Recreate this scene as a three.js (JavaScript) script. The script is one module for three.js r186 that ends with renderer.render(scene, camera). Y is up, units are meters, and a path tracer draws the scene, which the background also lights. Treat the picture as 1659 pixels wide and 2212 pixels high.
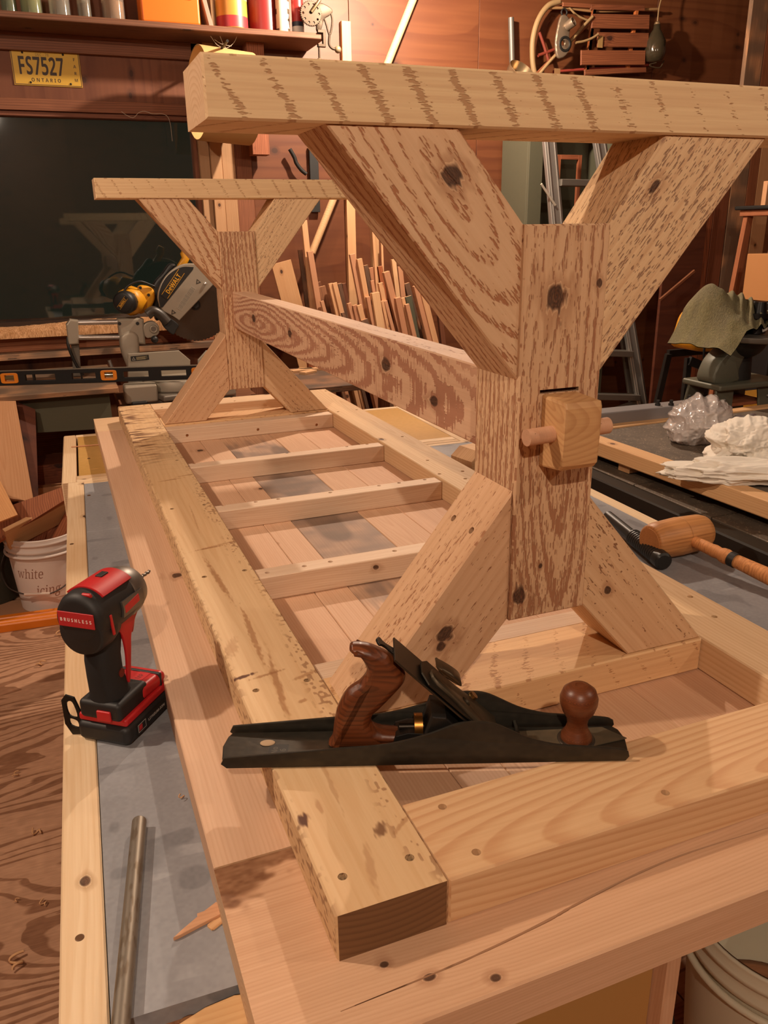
import * as THREE from 'three';
import { RoundedBoxGeometry } from 'three/addons/geometries/RoundedBoxGeometry.js';
import { mergeGeometries, mergeVertices, toCreasedNormals } from 'three/addons/utils/BufferGeometryUtils.js';
import { Brush, Evaluator, SUBTRACTION } from 'three-bvh-csg';

// ---------------------------------------------------------------- camera, light, exposure
const T = 0.92;                       // height of the upturned table top's underside above the floor; local heights are counted from it
const scene = new THREE.Scene();
const renderer = new THREE.WebGLRenderer({ antialias: true });
renderer.toneMapping = THREE.LinearToneMapping;
renderer.toneMappingExposure = 1.52;
renderer.shadowMap.enabled = true;
renderer.shadowMap.type = THREE.PCFSoftShadowMap;
const camera = new THREE.PerspectiveCamera(64.824, 1659 / 2212, 0.02, 40);
camera.position.set(-0.1560, 0.6175 + T, 0.5286);
camera.rotation.set(-0.33570, -0.37395, -0.01525, 'YXZ');
scene.add(camera);
scene.background = new THREE.Color(0x12150f);      // night outside the window
const LAMP = new THREE.Color().setRGB(1.0, 0.80, 0.615);
// bare bulbs on the ceiling: [x, height, z, candela, label]
const LAMPS = [
  [-1.5, 1.86, -.9, 6.5, 'bare bulb in a white holder on the ceiling left of the bench'],
  [-0.55, 1.86, 1.75, 6.2, 'bare bulb in a white holder on the ceiling behind the bench'],
  [1.55, 1.86, -3.25, 10.5, 'bare bulb in a white holder on the ceiling before the back wall'],
  [2.3, 1.86, 0.9, 2.4, 'bare bulb in a white holder on the ceiling over the table saw'],
];

// ---------------------------------------------------------------- naming
const used = {};
const numbered = n => { const k = used[n] = (used[n] ?? -1) + 1; return k ? n + '_' + String(k).padStart(3, '0') : n; };
const shade = o => o.traverse(m => { if (m.isMesh) { m.castShadow = m.receiveShadow = true; } });
function thing(name, label, category, p = [0, 0, 0], turn = 0, group) {
  const o = new THREE.Group(); o.name = numbered(name); scene.add(o);
  o.position.set(p[0], p[1] + T, p[2]); o.rotation.y = turn;
  o.userData = { label, category }; if (group) o.userData.group = group;
  return o;
}
function solo(name, label, category, geo, m, p = [0, 0, 0], r = [0, 0, 0], group) {
  const o = new THREE.Mesh(geo, m); o.name = numbered(name); scene.add(o);
  o.position.set(p[0], p[1] + T, p[2]); o.rotation.set(...r);
  o.userData = { label, category }; if (group) o.userData.group = group;
  return o;
}
function struct(name, geo, m, p = [0, 0, 0]) {
  const o = geo ? new THREE.Mesh(geo, m) : new THREE.Group(); o.name = name; scene.add(o);
  o.position.set(p[0], p[1] + T, p[2]); o.userData.kind = 'structure';
  return o;
}
function part(parent, name, geo, m, p = [0, 0, 0], r = [0, 0, 0], label) {
  const o = new THREE.Mesh(geo, m); const c = parent.children.filter(x => x.name.replace(/_\d+$/, '') === name).length;
  o.name = c ? name + '_' + String(c).padStart(3, '0') : name;
  parent.add(o); o.position.set(...p); o.rotation.set(...r);
  if (label) o.userData.label = label;
  return o;
}
function dup(root, p, turn, label) {
  const r = root.clone(); r.name = numbered(root.name.replace(/_\d+$/, '')); scene.add(r);
  r.position.set(p[0], p[1] + T, p[2]); r.rotation.y = turn; r.userData = { ...root.userData, label: label ?? root.userData.label };
  return r;
}

// ---------------------------------------------------------------- random numbers and noise
let seed = 7;
const rnd = () => { seed = (seed * 1664525 + 1013904223) >>> 0; return seed / 4294967296; };
const rr = (a, b) => a + (b - a) * rnd();
const LAT = new Float32Array(65536); for (let i = 0; i < 65536; i++) LAT[i] = rnd();
const mod = (a, n) => ((a % n) + n) % n;
function vn(x, y, px, py, s) {                       // smooth value noise that repeats after px by py cells, 0..1
  const xi = Math.floor(x), yi = Math.floor(y); let fx = x - xi, fy = y - yi;
  fx = fx * fx * (3 - 2 * fx); fy = fy * fy * (3 - 2 * fy);
  const x0 = mod(xi, px), x1 = mod(xi + 1, px), y0 = mod(yi, py) * 131 + s * 7919, y1 = mod(yi + 1, py) * 131 + s * 7919;
  const h = (a, b) => LAT[(a * 1973 + b * 9277 + ((a * b) & 1023) * 37) & 65535];
  const a = h(x0, y0), b = h(x1, y0), c = h(x0, y1), d = h(x1, y1);
  return a + (b - a) * fx + (c - a + (a - b - c + d) * fx) * fy;
}
const clamp = (x, a = 0, b = 1) => x < a ? a : x > b ? b : x;
const sst = (a, b, x) => { x = clamp((x - a) / (b - a)); return x * x * (3 - 2 * x); };
const mix = (a, b, t) => a + (b - a) * t;
function dataTex(W, H, px, srgb) {
  const t = new THREE.DataTexture(px, W, H, THREE.RGBAFormat);
  t.wrapS = t.wrapT = THREE.RepeatWrapping; t.magFilter = THREE.LinearFilter; t.minFilter = THREE.LinearMipmapLinearFilter; t.generateMipmaps = true;
  if (srgb) t.colorSpace = THREE.SRGBColorSpace; t.needsUpdate = true; return t;
}
// paints W x H pixels covering su x sv metres; fn(u, v) returns [r, g, b, height 0..1]
function paint(W, H, su, sv, fn, bump = true) {
  const c = new Uint8Array(W * H * 4), b = bump ? new Uint8Array(W * H * 4) : null;
  for (let y = 0, i = 0; y < H; y++) for (let x = 0; x < W; x++, i += 4) {
    const q = fn((x + 0.5) / W * su, (y + 0.5) / H * sv);
    c[i] = clamp(q[0], 0, 255); c[i + 1] = clamp(q[1], 0, 255); c[i + 2] = clamp(q[2], 0, 255); c[i + 3] = 255;
    if (b) { b[i] = b[i + 1] = b[i + 2] = clamp(q[3], 0, 1) * 255; b[i + 3] = 255; }
  }
  const r = { map: dataTex(W, H, c, true), bump: b && dataTex(W, H, b, false) };
  for (const t of [r.map, r.bump]) if (t) t.repeat.set(1 / su, 1 / sv);
  return r;
}
const noiser = (su, sv) => (fu, fv, s) => {
  const px = Math.max(1, Math.round(su * fu)), py = Math.max(1, Math.round(sv * fv)), a = px / su, b = py / sv;
  return (u, v) => vn(u * a, v * b, px, py, s);
};
const mat = (c, rough = 0.6, metal = 0, o = {}) => { const m = new THREE.MeshStandardMaterial({ roughness: rough, metalness: metal, ...o }); if (Array.isArray(c)) m.color.setRGB(c[0] / 255, c[1] / 255, c[2] / 255, THREE.SRGBColorSpace); else m.color.set(c); return m; };
const phys = (c, o = {}) => new THREE.MeshPhysicalMaterial({ color: c, ...o });

// ---------------------------------------------------------------- timber surfaces (u runs along the grain, metres)
function timber(W, H, su, sv, o) {
  const N = noiser(su, sv), S = o.seed ?? 1;
  const w1 = N(2.5, 9, S), w2 = N(9, 30, S + 1), f1 = N(7, 300, S + 2), f2 = N(26, 800, S + 3), ton = N(1.6, 6, S + 4);
  const k1 = N(o.fl ?? 60, o.fw ?? 260, S + 5), k2 = N((o.fl ?? 60) * 2.1, (o.fw ?? 260) * 1.8, S + 6), dn = N(5, 13, S + 7), dn2 = N(1.5, 7, S + 8);
  const teeth = N(o.teeth ?? 260, 22, S + 9), bl = N(4, 5, S + 10), bl2 = N(15, 20, S + 11), mill = N(420, 3, S + 12);
  const L = o.light, D = o.dark, F = o.fleck ?? [132, 82, 50];
  return paint(W, H, su, sv, (u, v) => {
    const warp = (w1(u, v) - .5) * (o.warp ?? .02) + (w2(u, v) - .5) * .004;
    let r = Math.hypot(v - (o.v0 ?? sv * .5) + warp, ((u - (o.u0 ?? su * .5)) * (o.slope ?? .06)));
    let kd = 0, kr = 0, kring = 0;
    for (const k of o.knots ?? []) {
      const du = (u - k[0]) / (k[3] ?? 1.25), dv = v - k[1], d = Math.hypot(du, dv) * (1 + (w2(u * 1.7, v * 1.7) - .5) * .9 + (k1(u * .8, v * .4) - .5) * .5), q = d / k[2];
      if (q < 7) { r += k[2] * .9 * Math.exp(-q * q * .22); if (q < 1.25) { const e = 1 - sst(.75, 1.25, q); kd = Math.max(kd, e); kr = q; } else if (q < 2.6) kring = Math.max(kring, 1 - (q - 1.25) / 1.35); }
    }
    const ph = r / (o.ring ?? .009), f = ph - Math.floor(ph);
    const late = sst(.35, .86, f) * (1 - sst(.9, 1, f));
    const fib = (f1(u, v) - .5) * .65 + (f2(u, v) - .5) * .35;
    let t = late * (o.late ?? .55) + fib * (o.fib ?? .5) + (ton(u, v) - .5) * (o.tone ?? .5);
    let R = mix(L[0], D[0], t), G = mix(L[1], D[1], t), B = mix(L[2], D[2], t), h = .75 + fib * .12;
    let m = 0;
    if (o.flecks) {                                  // torn spots that the planer missed
      let den = o.flecks + (dn(u, v) - .5) * .34 + (dn2(u, v) - .5) * .22 + (late - .4) * (o.fring ?? .1);
      if (o.bands) { const p = (u + v * (o.lean ?? .55) + (w1(u, v) - .5) * .03) / o.bands, g = p - Math.floor(p); den += (Math.exp(-Math.pow((g - .5) / .13, 2)) * .5 - .14) * (.45 + 1.1 * bl(u, v)); }
      const a = k1(u, v) * .62 + k2(u, v) * .38;
      m = Math.max(m, sst(1 - den, 1 - den + .09, a));
    }
    if (o.saw && v < (o.sawMax ?? 9)) {                                     // broad torn bands that follow the rings, ragged across the grain
      const ph2 = r / o.saw + (teeth(u, v) - .5) * (o.rag ?? .42) + (k2(u, v) - .5) * .1, g = ph2 - Math.floor(ph2);
      m = Math.max(m, sst(.5, .56, g) * (1 - sst(.93, .99, g)) * sst(.2, .45, dn2(u, v) + dn(u, v) * .35));
      const c = sst(.8, .9, mill(u, v)) * sst(.35, .7, bl(u, v)) * .55; m = Math.max(m, c);
    }
    if (o.grey) { const gq = sst(.38, .68, bl(u, v) * .6 + bl2(u, v) * .4) * o.grey; R = mix(R, 118, gq); G = mix(G, 104, gq); B = mix(B, 96, gq); }
    if (o.stain) { const s = sst(.55, .75, bl(u, v) * .7 + bl2(u, v) * .3) * o.stain; R = mix(R, F[0], s); G = mix(G, F[1], s); B = mix(B, F[2], s); }
    m *= o.mk ?? .85;
    R = mix(R, F[0], m); G = mix(G, F[1], m); B = mix(B, F[2], m); h -= m * .6;
    if (kring) { const q = kring * .45; R = mix(R, D[0] * .8, q); G = mix(G, D[1] * .74, q); B = mix(B, D[2] * .7, q); }
    if (kd) { const z = .5 + .5 * Math.sin(kr * 19 + k2(u, v) * 5), a = kd * (.72 + .2 * k2(u, v)); R = mix(R, mix(52, 104, z * k1(u, v)), a); G = mix(G, mix(30, 62, z * k1(u, v)), a); B = mix(B, mix(18, 36, z * k1(u, v)), a); h -= kd * .3 * k2(u, v); }
    if (o.post) { const q = o.post(u, v, R, G, B, h, { k1, k2, w1, w2, bl, bl2, dn, f1 }); if (q) [R, G, B, h] = q; }
    return [R, G, B, h];
  });
}
const woodMat = (t, o = {}) => { const m = new THREE.MeshStandardMaterial({ map: t.map, roughness: o.rough ?? .68, metalness: 0, bumpMap: t.bump, bumpScale: o.bump ?? .0012 }); const k = o.tint ?? [1, 1, 1]; m.color.setRGB(k[0] * .84, k[1] * .795, k[2] * .75); return m; };

// ---------------------------------------------------------------- shapes
// convex outline (counter-clockwise, XY) drawn out along z from 0 to d with chamfered edges; grain at angle g; ends of the grain go to material slot 1
function prism(pts, d, o = {}) {
  const b = o.b ?? .0015, g = o.g ?? 0, n = pts.length, cg = Math.cos(g), sg = Math.sin(g), u0 = o.u ?? 0, v0 = o.v ?? 0;
  const inset = pts.map((p, i) => {
    const a = pts[(i + n - 1) % n], c = pts[(i + 1) % n];
    const e1 = [p[0] - a[0], p[1] - a[1]], e2 = [c[0] - p[0], c[1] - p[1]], l1 = Math.hypot(...e1), l2 = Math.hypot(...e2);
    const n1 = [-e1[1] / l1, e1[0] / l1], n2 = [-e2[1] / l2, e2[0] / l2], k = b / (1 + n1[0] * n2[0] + n1[1] * n2[1]);
    return [p[0] + (n1[0] + n2[0]) * k, p[1] + (n1[1] + n2[1]) * k];
  });
  const pos = [[], []], uv = [[], []];
  const G = (p) => [p[0] * cg + p[1] * sg, -p[0] * sg + p[1] * cg];
  const tri = (s, P, U) => { for (let i = 0; i < 3; i++) { pos[s].push(...P[i]); uv[s].push(U[i][0] + u0, U[i][1] + v0); } };
  const quad = (s, A, B, C, D, ua, ub, uc, ud) => { tri(s, [A, B, C], [ua, ub, uc]); tri(s, [A, C, D], [ua, uc, ud]); };
  const zs = [[inset, 0], [pts, b], [pts, d - b], [inset, d]];
  for (let i = 0; i < n; i++) {
    const j = (i + 1) % n, e = [pts[j][0] - pts[i][0], pts[j][1] - pts[i][1]], l = Math.hypot(...e);
    const along = Math.abs((e[0] * cg + e[1] * sg) / l), end = along < .8 && o.end !== false ? 1 : 0;
    for (let k = 0; k < 3; k++) {
      const [q, za] = zs[k], [r, zb] = zs[k + 1], s = k === 1 ? end : 0;
      const f = (p, z) => { const t = G(p); return s ? [z, t[1]] : along < .8 ? [t[0], t[1] + z] : [t[0], t[1] + (e[0] * cg + e[1] * sg > 0 ? -z : z) * 1 + .013]; };
      quad(s, [...q[i], za], [...q[j], za], [...r[j], zb], [...r[i], zb], f(q[i], za), f(q[j], za), f(r[j], zb), f(r[i], zb));
    }
  }
  for (let i = 1; i + 1 < n; i++) {
    const F = [inset[0], inset[i], inset[i + 1]]; tri(0, F.map(p => [...p, d]), F.map(G));
    const K = [inset[0], inset[i + 1], inset[i]]; tri(0, K.map(p => [...p, 0]), K.map(p => { const t = G(p); return [t[0] + .07, t[1] + .11]; }));
  }
  const geo = new THREE.BufferGeometry();
  geo.setAttribute('position', new THREE.Float32BufferAttribute([...pos[0], ...pos[1]], 3));
  geo.setAttribute('uv', new THREE.Float32BufferAttribute([...uv[0], ...uv[1]], 2));
  geo.computeVertexNormals();
  if (o.slots) { geo.addGroup(0, pos[0].length / 3, 0); if (pos[1].length) geo.addGroup(pos[0].length / 3, pos[1].length / 3, 1); }
  return geo;
}
const rect = (x0, y0, x1, y1) => [[x0, y0], [x1, y0], [x1, y1], [x0, y1]];
// board lying with its grain along x ('x'), along z ('z') or upright ('y'), filling the given box
function board(x0, y0, z0, x1, y1, z1, grain = 'x', o = {}) {
  let g;
  if (grain === 'x') { g = prism(rect(0, 0, x1 - x0, y1 - y0), z1 - z0, o); g.translate(x0, y0, z0); }
  else if (grain === 'y') { g = prism(rect(0, 0, y1 - y0, x1 - x0), z1 - z0, o); g.rotateZ(Math.PI / 2); g.translate(x1, y0, z0); }
  else { g = prism(rect(0, 0, z1 - z0, y1 - y0), x1 - x0, o); g.rotateY(-Math.PI / 2); g.translate(x1, y0, z0); }
  return g;
}
const V = (p) => new THREE.Vector3(...p);
// stick from point a to point b with the given width (across, roughly sideways) and thickness
function stick(a, b, w, t, o = {}) {
  const A = V(a), B = V(b), d = B.clone().sub(A), L = d.length(); d.normalize();
  const side = o.side ? V(o.side) : new THREE.Vector3(0, 0, 1), y = side.clone().cross(d).normalize(), z = d.clone().cross(y).normalize();
  const g = prism(rect(0, -w / 2, L, w / 2), t, { u: rr(0, 2), v: rr(0, 1), ...o }); g.translate(0, 0, -t / 2);
  g.applyMatrix4(new THREE.Matrix4().makeBasis(d, y, z).setPosition(A)); return g;
}
const place = (geo, p, r = [0, 0, 0]) => geo.applyMatrix4(new THREE.Matrix4().makeRotationFromEuler(new THREE.Euler(...r)).setPosition(...p));
function rod(a, b, r0, r1 = r0, seg = 16) {
  const A = V(a), B = V(b), d = B.clone().sub(A), L = d.length(), g = new THREE.CylinderGeometry(r1, r0, L, seg); g.translate(0, L / 2, 0);
  return g.applyMatrix4(new THREE.Matrix4().makeRotationFromQuaternion(new THREE.Quaternion().setFromUnitVectors(new THREE.Vector3(0, 1, 0), d.normalize())).setPosition(A));
}
const cable = (pts, r, n = 40, s = 8, closed = false) => new THREE.TubeGeometry(new THREE.CatmullRomCurve3(pts.map(V), closed), n, r, s, closed);
const lathe = (pts, seg = 40) => new THREE.LatheGeometry(pts.map(p => new THREE.Vector2(p[0], p[1])), seg);
const rbox = (w, h, d, r = .003, s = 2) => new RoundedBoxGeometry(w, h, d, s, r);
function slab(pts, d, b = .001, holes = [], curve = 12) {   // any outline with bevelled edges
  const s = new THREE.Shape(pts.map(p => new THREE.Vector2(p[0], p[1]))); for (const h of holes) s.holes.push(new THREE.Path(h.map(p => new THREE.Vector2(p[0], p[1]))));
  const g = new THREE.ExtrudeGeometry(s, { depth: d - 2 * b, bevelEnabled: b > 0, bevelSize: b, bevelThickness: b, bevelOffset: -b, bevelSegments: 2, curveSegments: curve }); g.translate(0, 0, b); return g;
}
const smooth = (g, a = .6) => toCreasedNormals(g, a);
const spline = (pts, n, closed = true) => new THREE.CatmullRomCurve3(pts.map(p => new THREE.Vector3(p[0], p[1], 0)), closed, 'catmullrom', .5).getPoints(n).slice(0, closed ? n : n + 1).map(p => [p.x, p.y]);
const circ = (x, y, r, n = 24, a0 = 0, a1 = Math.PI * 2) => Array.from({ length: n }, (_, i) => { const a = a0 + (a1 - a0) * i / (a1 - a0 > 6.2 ? n : n - 1); return [x + r * Math.cos(a), y + r * Math.sin(a)]; });
const evalr = new Evaluator(); evalr.useGroups = true; evalr.attributes = ['position', 'normal', 'uv'];
function drill(geo, mats, cuts) {                   // cuts: list of cylinder geometries, all in the same frame
  const A = new Brush(geo, mats), B = new Brush(mergeGeometries(cuts.map(c => { const q = c.toNonIndexed(); return q; })), mats[0]);
  A.updateMatrixWorld(); B.updateMatrixWorld();
  return evalr.evaluate(A, B, SUBTRACTION);
}
// lettering and flat print
function print(w, h, draw) {
  const c = document.createElement('canvas'); c.width = w; c.height = h; const x = c.getContext('2d'); draw(x, w, h);
  const t = new THREE.CanvasTexture(c); t.colorSpace = THREE.SRGBColorSpace; t.anisotropy = 4; return t;
}

// ---------------------------------------------------------------- timber and other surfaces
const PINE = timber(2048, 512, 1.6, .4, { light: [232, 204, 170], dark: [212, 174, 134], seed: 3, late: .4, fib: .6, tone: .5, knots: [[.31, .09, .006], [1.12, .27, .008], [.77, .34, .004]], slope: .05, ring: .007 });
const PINK = timber(2048, 512, 1.6, .4, { light: [224, 188, 158], dark: [206, 164, 132], seed: 21, late: .3, fib: .6, tone: .55, knots: [[.52, .30, .007], [1.31, .08, .005], [.1, .14, .004]], slope: .035, ring: .0045 });
const BROWN = timber(1024, 512, 1.6, .4, { light: [178, 130, 98], dark: [134, 92, 64], seed: 33, late: .6, fib: .8, tone: .6, knots: [[.3, .12, .012], [1.2, .3, .01]], slope: .05, ring: .01, stain: .3 });
const GREYPLANK = timber(1024, 256, 2.2, .3, { light: [222, 184, 152], dark: [196, 154, 124], seed: 45, late: .4, fib: 1, tone: .5, slope: .03, ring: .006,
  post: (u, v, R, G, B, h, n) => { // weathered grey stretch in the middle of the plank, ragged streaks at its ends
    const w = (n.w1(u * 2, v * 3) - .5) * .3 + (n.f1(u * 2, v * .3) - .5) * .2, a = sst(.3, .5, u + w * .5) * sst(1.72, 1.45, u + w), q = a * (.45 + .5 * n.bl2(u * 3, v * 1.5)), d = a * sst(.55, .75, n.bl(u * 2, v * 2)) * .5;
    return [mix(mix(R, 146, q), 96, d), mix(mix(G, 126, q), 80, d), mix(mix(B, 114, q), 70, d), h]; } });
const GREYED = timber(1024, 512, .8, .4, { light: [206, 164, 132], dark: [150, 112, 88], seed: 41, late: .5, fib: 1.1, tone: .6, grey: .85, flecks: .2, fl: 30, fw: 200, fleck: [104, 88, 78], slope: .03, ring: .006 });
const ENDS = timber(256, 256, .12, .12, { light: [226, 198, 166], dark: [198, 160, 122], seed: 51, late: .35, fib: .25, tone: .7, slope: 1, ring: .006, v0: -.02, u0: .05, warp: .01 });
const ENDDARK = timber(256, 256, .14, .14, { light: [160, 118, 78], dark: [112, 76, 46], seed: 52, late: .6, fib: .3, tone: 1.1, slope: 1, ring: .007, v0: .2, u0: .06, warp: .01, stain: .5, fleck: [96, 66, 40] });
const WPINE = woodMat(PINE), WPINK = woodMat(PINK), WBROWN = woodMat(BROWN), WGREY = woodMat(GREYPLANK), WEND = woodMat(ENDS), WENDDARK = woodMat(ENDDARK);
const WPALE = woodMat(PINE, { tint: [1.08, 1.06, 1.04] });
const cache = {};
const tinted = (t, r, g, b, rough = .7) => cache[[t.map.uuid, r, g, b]] ??= woodMat(t, { tint: [r, g, b], rough });
const HOLE = mat([92, 52, 28], .8), SCREW = mat([168, 108, 60], .45, .35), STEEL = mat([176, 174, 170], .34, .9);


// ---------------------------------------------------------------- lamps
const BULB = mat([255, 236, 200], .4, 0, { emissive: LAMP, emissiveIntensity: 6 }), PORCELAIN = mat([226, 222, 212], .35);
for (const [x, y, z, cd, label] of LAMPS) {
  const t = thing('ceiling_lamp', label, 'ceiling lamp', [x, y, z]);
  part(t, 'bulb', lathe([[0, -.035], [.016, -.031], [.028, -.018], [.03, 0], [.026, .016], [.016, .034], [.013, .05]], 24), BULB);
  part(t, 'holder', lathe([[.0001, .05], [.022, .05], [.024, .07], [.05, .12], [.055, .2], [.0001, .2]], 32), PORCELAIN);
  const l = new THREE.PointLight(LAMP, cd, 0, 2); l.castShadow = true; l.shadow.radius = 1.6; l.shadow.mapSize.set(1024, 1024); l.shadow.bias = -.001; t.add(l);
}

// ---------------------------------------------------------------- the room
const FLY = (() => {   // rotary-cut plywood: broad wandering dark grain, scuffs
  const su = 2.4, sv = 1.2, N = noiser(su, sv), a = N(1.3, 3.2, 1), b = N(3.2, 9, 2), c = N(11, 40, 3), d = N(40, 300, 4), e = N(60, 60, 5), k = N(3, 3, 6);
  return paint(2048, 1024, su, sv, (u, v) => {
    const f = (v * 16 + a(u, v) * 9 + b(u, v) * 3.2 + c(u, v) * .5), p = f - Math.floor(f);
    const w = .1 + .26 * Math.pow(b(u + .3, v + .2), 2) * 2, m = sst(1 - w - .12, 1 - w, p) * (1 - sst(.97, 1, p)) * sst(.25, .5, c(u, v) + d(u, v) * .5);
    const t = (d(u, v) - .5) * 18 + (e(u, v) - .5) * 14 + (k(u, v) - .5) * 16;
    return [mix(194, 148, m) + t, mix(152, 106, m) + t * .9, mix(122, 78, m) + t * .8, .7 - m * .5 + (d(u, v) - .5) * .2];
  });
})();
const WALLPLY = (() => {   // orange-brown fir plywood with football knots
  const su = 1.22, sv = 2.44, N = noiser(su, sv), a = N(4, .8, 11), b = N(16, 2.5, 12), c = N(90, 4, 13), k = N(2, 1, 14), g = N(30, 30, 15);
  const kn = []; for (let i = 0; i < 26; i++) kn.push([rr(.03, su - .03), rr(.03, sv - .03), rr(.006, .017), rr(.8, 1.8)]);
  return paint(1024, 2048, su, sv, (u, v) => {
    const f = (u * 7 + a(u, v) * 4 + b(u, v) * .7), p = f - Math.floor(f), m = sst(.45, .9, p) * (1 - sst(.93, 1, p)) * .5 + (c(u, v) - .5) * .35 + (k(u, v) - .5) * .5;
    let R = mix(160, 132, m), G = mix(100, 74, m), B = mix(64, 44, m), h = .6 + (c(u, v) - .5) * .2;
    for (const q of kn) { const d = Math.hypot((u - q[0]), (v - q[1]) / q[3]) / q[2] + (g(u, v) - .5) * .5; if (d < 2.2) { const e = 1 - sst(.7, 1.1, d), r = (1 - sst(1, 2.2, d)) * .35; R = mix(R, 84, Math.max(e * .85, r)); G = mix(G, 46, Math.max(e * .85, r)); B = mix(B, 26, Math.max(e * .85, r)); } }
    return [R, G, B, h];
  });
})();
const WFLOOR = woodMat(FLY, { rough: .82, bump: .001 }), WWALL = woodMat(WALLPLY, { rough: .55, bump: .0006, tint: [.5, .455, .37] }), WHEADER = tinted(WALLPLY, .5, .46, .46);
const bxm = (x0, y0, z0, x1, y1, z1) => { const g = new THREE.BoxGeometry(x1 - x0, y1 - y0, z1 - z0); g.translate((x0 + x1) / 2, (y0 + y1) / 2, (z0 + z1) / 2); return g; };
const DARKWALL = mat([74, 56, 44], .9), CEIL = mat([112, 88, 70], .9);
const XW = -3.4, XE = 5.2, ZB = -4.1, ZF = 3.4, YF = -T, YC = 2.1;
{
  const f = struct('floor', bxm(XW - .15, YF - .2, ZB - .2, XE + .15, YF - .02, ZF + .15), mat([90, 70, 54], .9));
  for (let i = 0; i < 4; i++) for (let j = 0; j < 4; j++) {       // plywood sheets laid with narrow joints
    const x0 = -3.4 + i * 2.44 - (j % 2) * .6, z0 = -4.1 + j * 1.9, x1 = Math.min(x0 + 2.435, XE), a = Math.max(x0, XW); if (x1 <= a) continue;
    part(f, 'sheet', board(a, YF - .02, z0, x1, YF, Math.min(z0 + 1.896, ZF), 'x', { u: rr(0, 2), v: rr(0, 1), b: .002 }), WFLOOR);
  }
  const c = struct('ceiling', bxm(XW - .15, YC + .02, ZB - .2, XE + .15, YC + .15, ZF + .15), CEIL);
  for (let i = 0; i < 7; i++) part(c, 'joist', board(XW, YC - .12, -3.6 + i * 1.05, XE, YC + .02, -3.56 + i * 1.05, 'x', {}), tinted(BROWN, 1, 1, 1));
  const wl = struct('wall_left', bxm(XW - .15, YF, ZB - .2, XW, YC + .02, ZF + .15), DARKWALL);
  for (let i = 0; i < 6; i++) part(wl, 'panel', board(XW, YF, ZB + i * 1.25, XW + .02, YC, ZB + i * 1.25 + 1.246, 'z', { b: .001 }), WWALL);
  const wr = struct('wall_right', bxm(XE, YF, ZB - .2, XE + .15, YC + .02, ZF + .15), DARKWALL);
  for (let i = 0; i < 6; i++) part(wr, 'panel', board(XE - .02, YF, ZB + i * 1.25, XE, YC, ZB + i * 1.25 + 1.246, 'z', { b: .001 }), WWALL);
  const wf = struct('wall_front', bxm(XW - .15, YF, ZF, XE + .15, YC + .02, ZF + .15), DARKWALL);
  for (let i = 0; i < 7; i++) part(wf, 'panel', board(XW + i * 1.23, YF, ZF - .02, Math.min(XE, XW + i * 1.23 + 1.226), YC, ZF, 'y', { b: .001 }), WWALL);
  // back wall with the window opening
  const wx0 = -2.4, wx1 = .645, wy0 = .2, wy1 = 1.2, b = struct('wall_back', bxm(wx1, YF, ZB - .2, XE + .15, YC + .02, ZB - .02), DARKWALL);
  part(b, 'wall_piece', bxm(XW - .15, YF, ZB - .2, wx0, YC + .02, ZB - .02), DARKWALL);
  part(b, 'wall_piece', bxm(wx0, wy1, ZB - .2, wx1, YC + .02, ZB - .02), DARKWALL);
  part(b, 'wall_piece', bxm(wx0, YF, ZB - .2, wx1, wy0, ZB - .02), DARKWALL);
  const sheets = [[.93, 1.5], [1.503, 2.28], [2.283, 3.5], [3.503, 4.72], [4.723, 5.2]];
  for (const [a, z] of sheets) part(b, 'panel', board(a, YF, ZB - .02, z, YC, ZB, 'y', { u: 0, v: rr(0, 2), b: .001 }), (() => { const m = WWALL; return m; })());
  part(b, 'panel', board(wx0, 1.24, ZB - .02, .66, YC, ZB, 'x', { b: .001 }), WHEADER);
  part(b, 'panel', board(-3.4, YF, ZB - .02, wx0 - .05, YC, ZB, 'y', { b: .001 }), WWALL);
  part(b, 'panel', board(wx0 - .05, YF, ZB - .02, .66, .03, ZB, 'x', { b: .001 }), tinted(WALLPLY, .62, .58, .48), [0, 0, 0], [0, 0, 0], 'panel below the sill');
  // open studs right of the window
  for (const [a, z, d, m] of [[.648, .70, .03, tinted(PINE, .62, .5, .4)], [.702, .758, .055, tinted(PINE, .7, .56, .45)], [.762, .83, .04, tinted(PINE, .6, .48, .38)], [.834, .925, .02, tinted(BROWN, .62, .46, .38)]]) part(b, 'stud', board(a, YF, ZB - .02, z, YC, ZB + d, 'y', { u: rr(0, 1), v: rr(0, .3) }), m);
  part(b, 'stud', board(1.449, YF, ZB, 1.50, 1.665, ZB + .035, 'y', { u: .4 }), tinted(PINE, .95, .78, .62));
  part(b, 'stud', board(1.60, YF, ZB, 1.64, .95, ZB + .04, 'y', { u: .1 }), tinted(PINE, .8, .66, .52));
  // window: dark red-brown frame, sill board, pane
  const w = struct('window_1'), FR = tinted(BROWN, .55, .4, .32), P = ZB - .02;
  part(w, 'frame', board(wx0, wy1 - .012, P - .06, wx1, wy1 + .04, ZB + .012, 'x'), FR);
  part(w, 'frame', board(wx0, 1.165, P - .06, wx1, wy1 - .014, ZB - .006, 'x'), tinted(BROWN, .45, .3, .25));
  part(w, 'frame', board(wx1 - .02, wy0, P - .06, wx1 + .002, wy1 - .014, ZB - .004, 'y'), FR);
  part(w, 'frame', board(wx0 - .05, wy0, P - .06, wx0 + .02, wy1, ZB + .01, 'y'), FR);
  part(w, 'glass', bxm(wx0, wy0, ZB - .05, wx1 - .02, 1.167, ZB - .047), phys(0xffffff, { transmission: 1, thickness: 0, roughness: .03, ior: 1.5 }));
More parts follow.
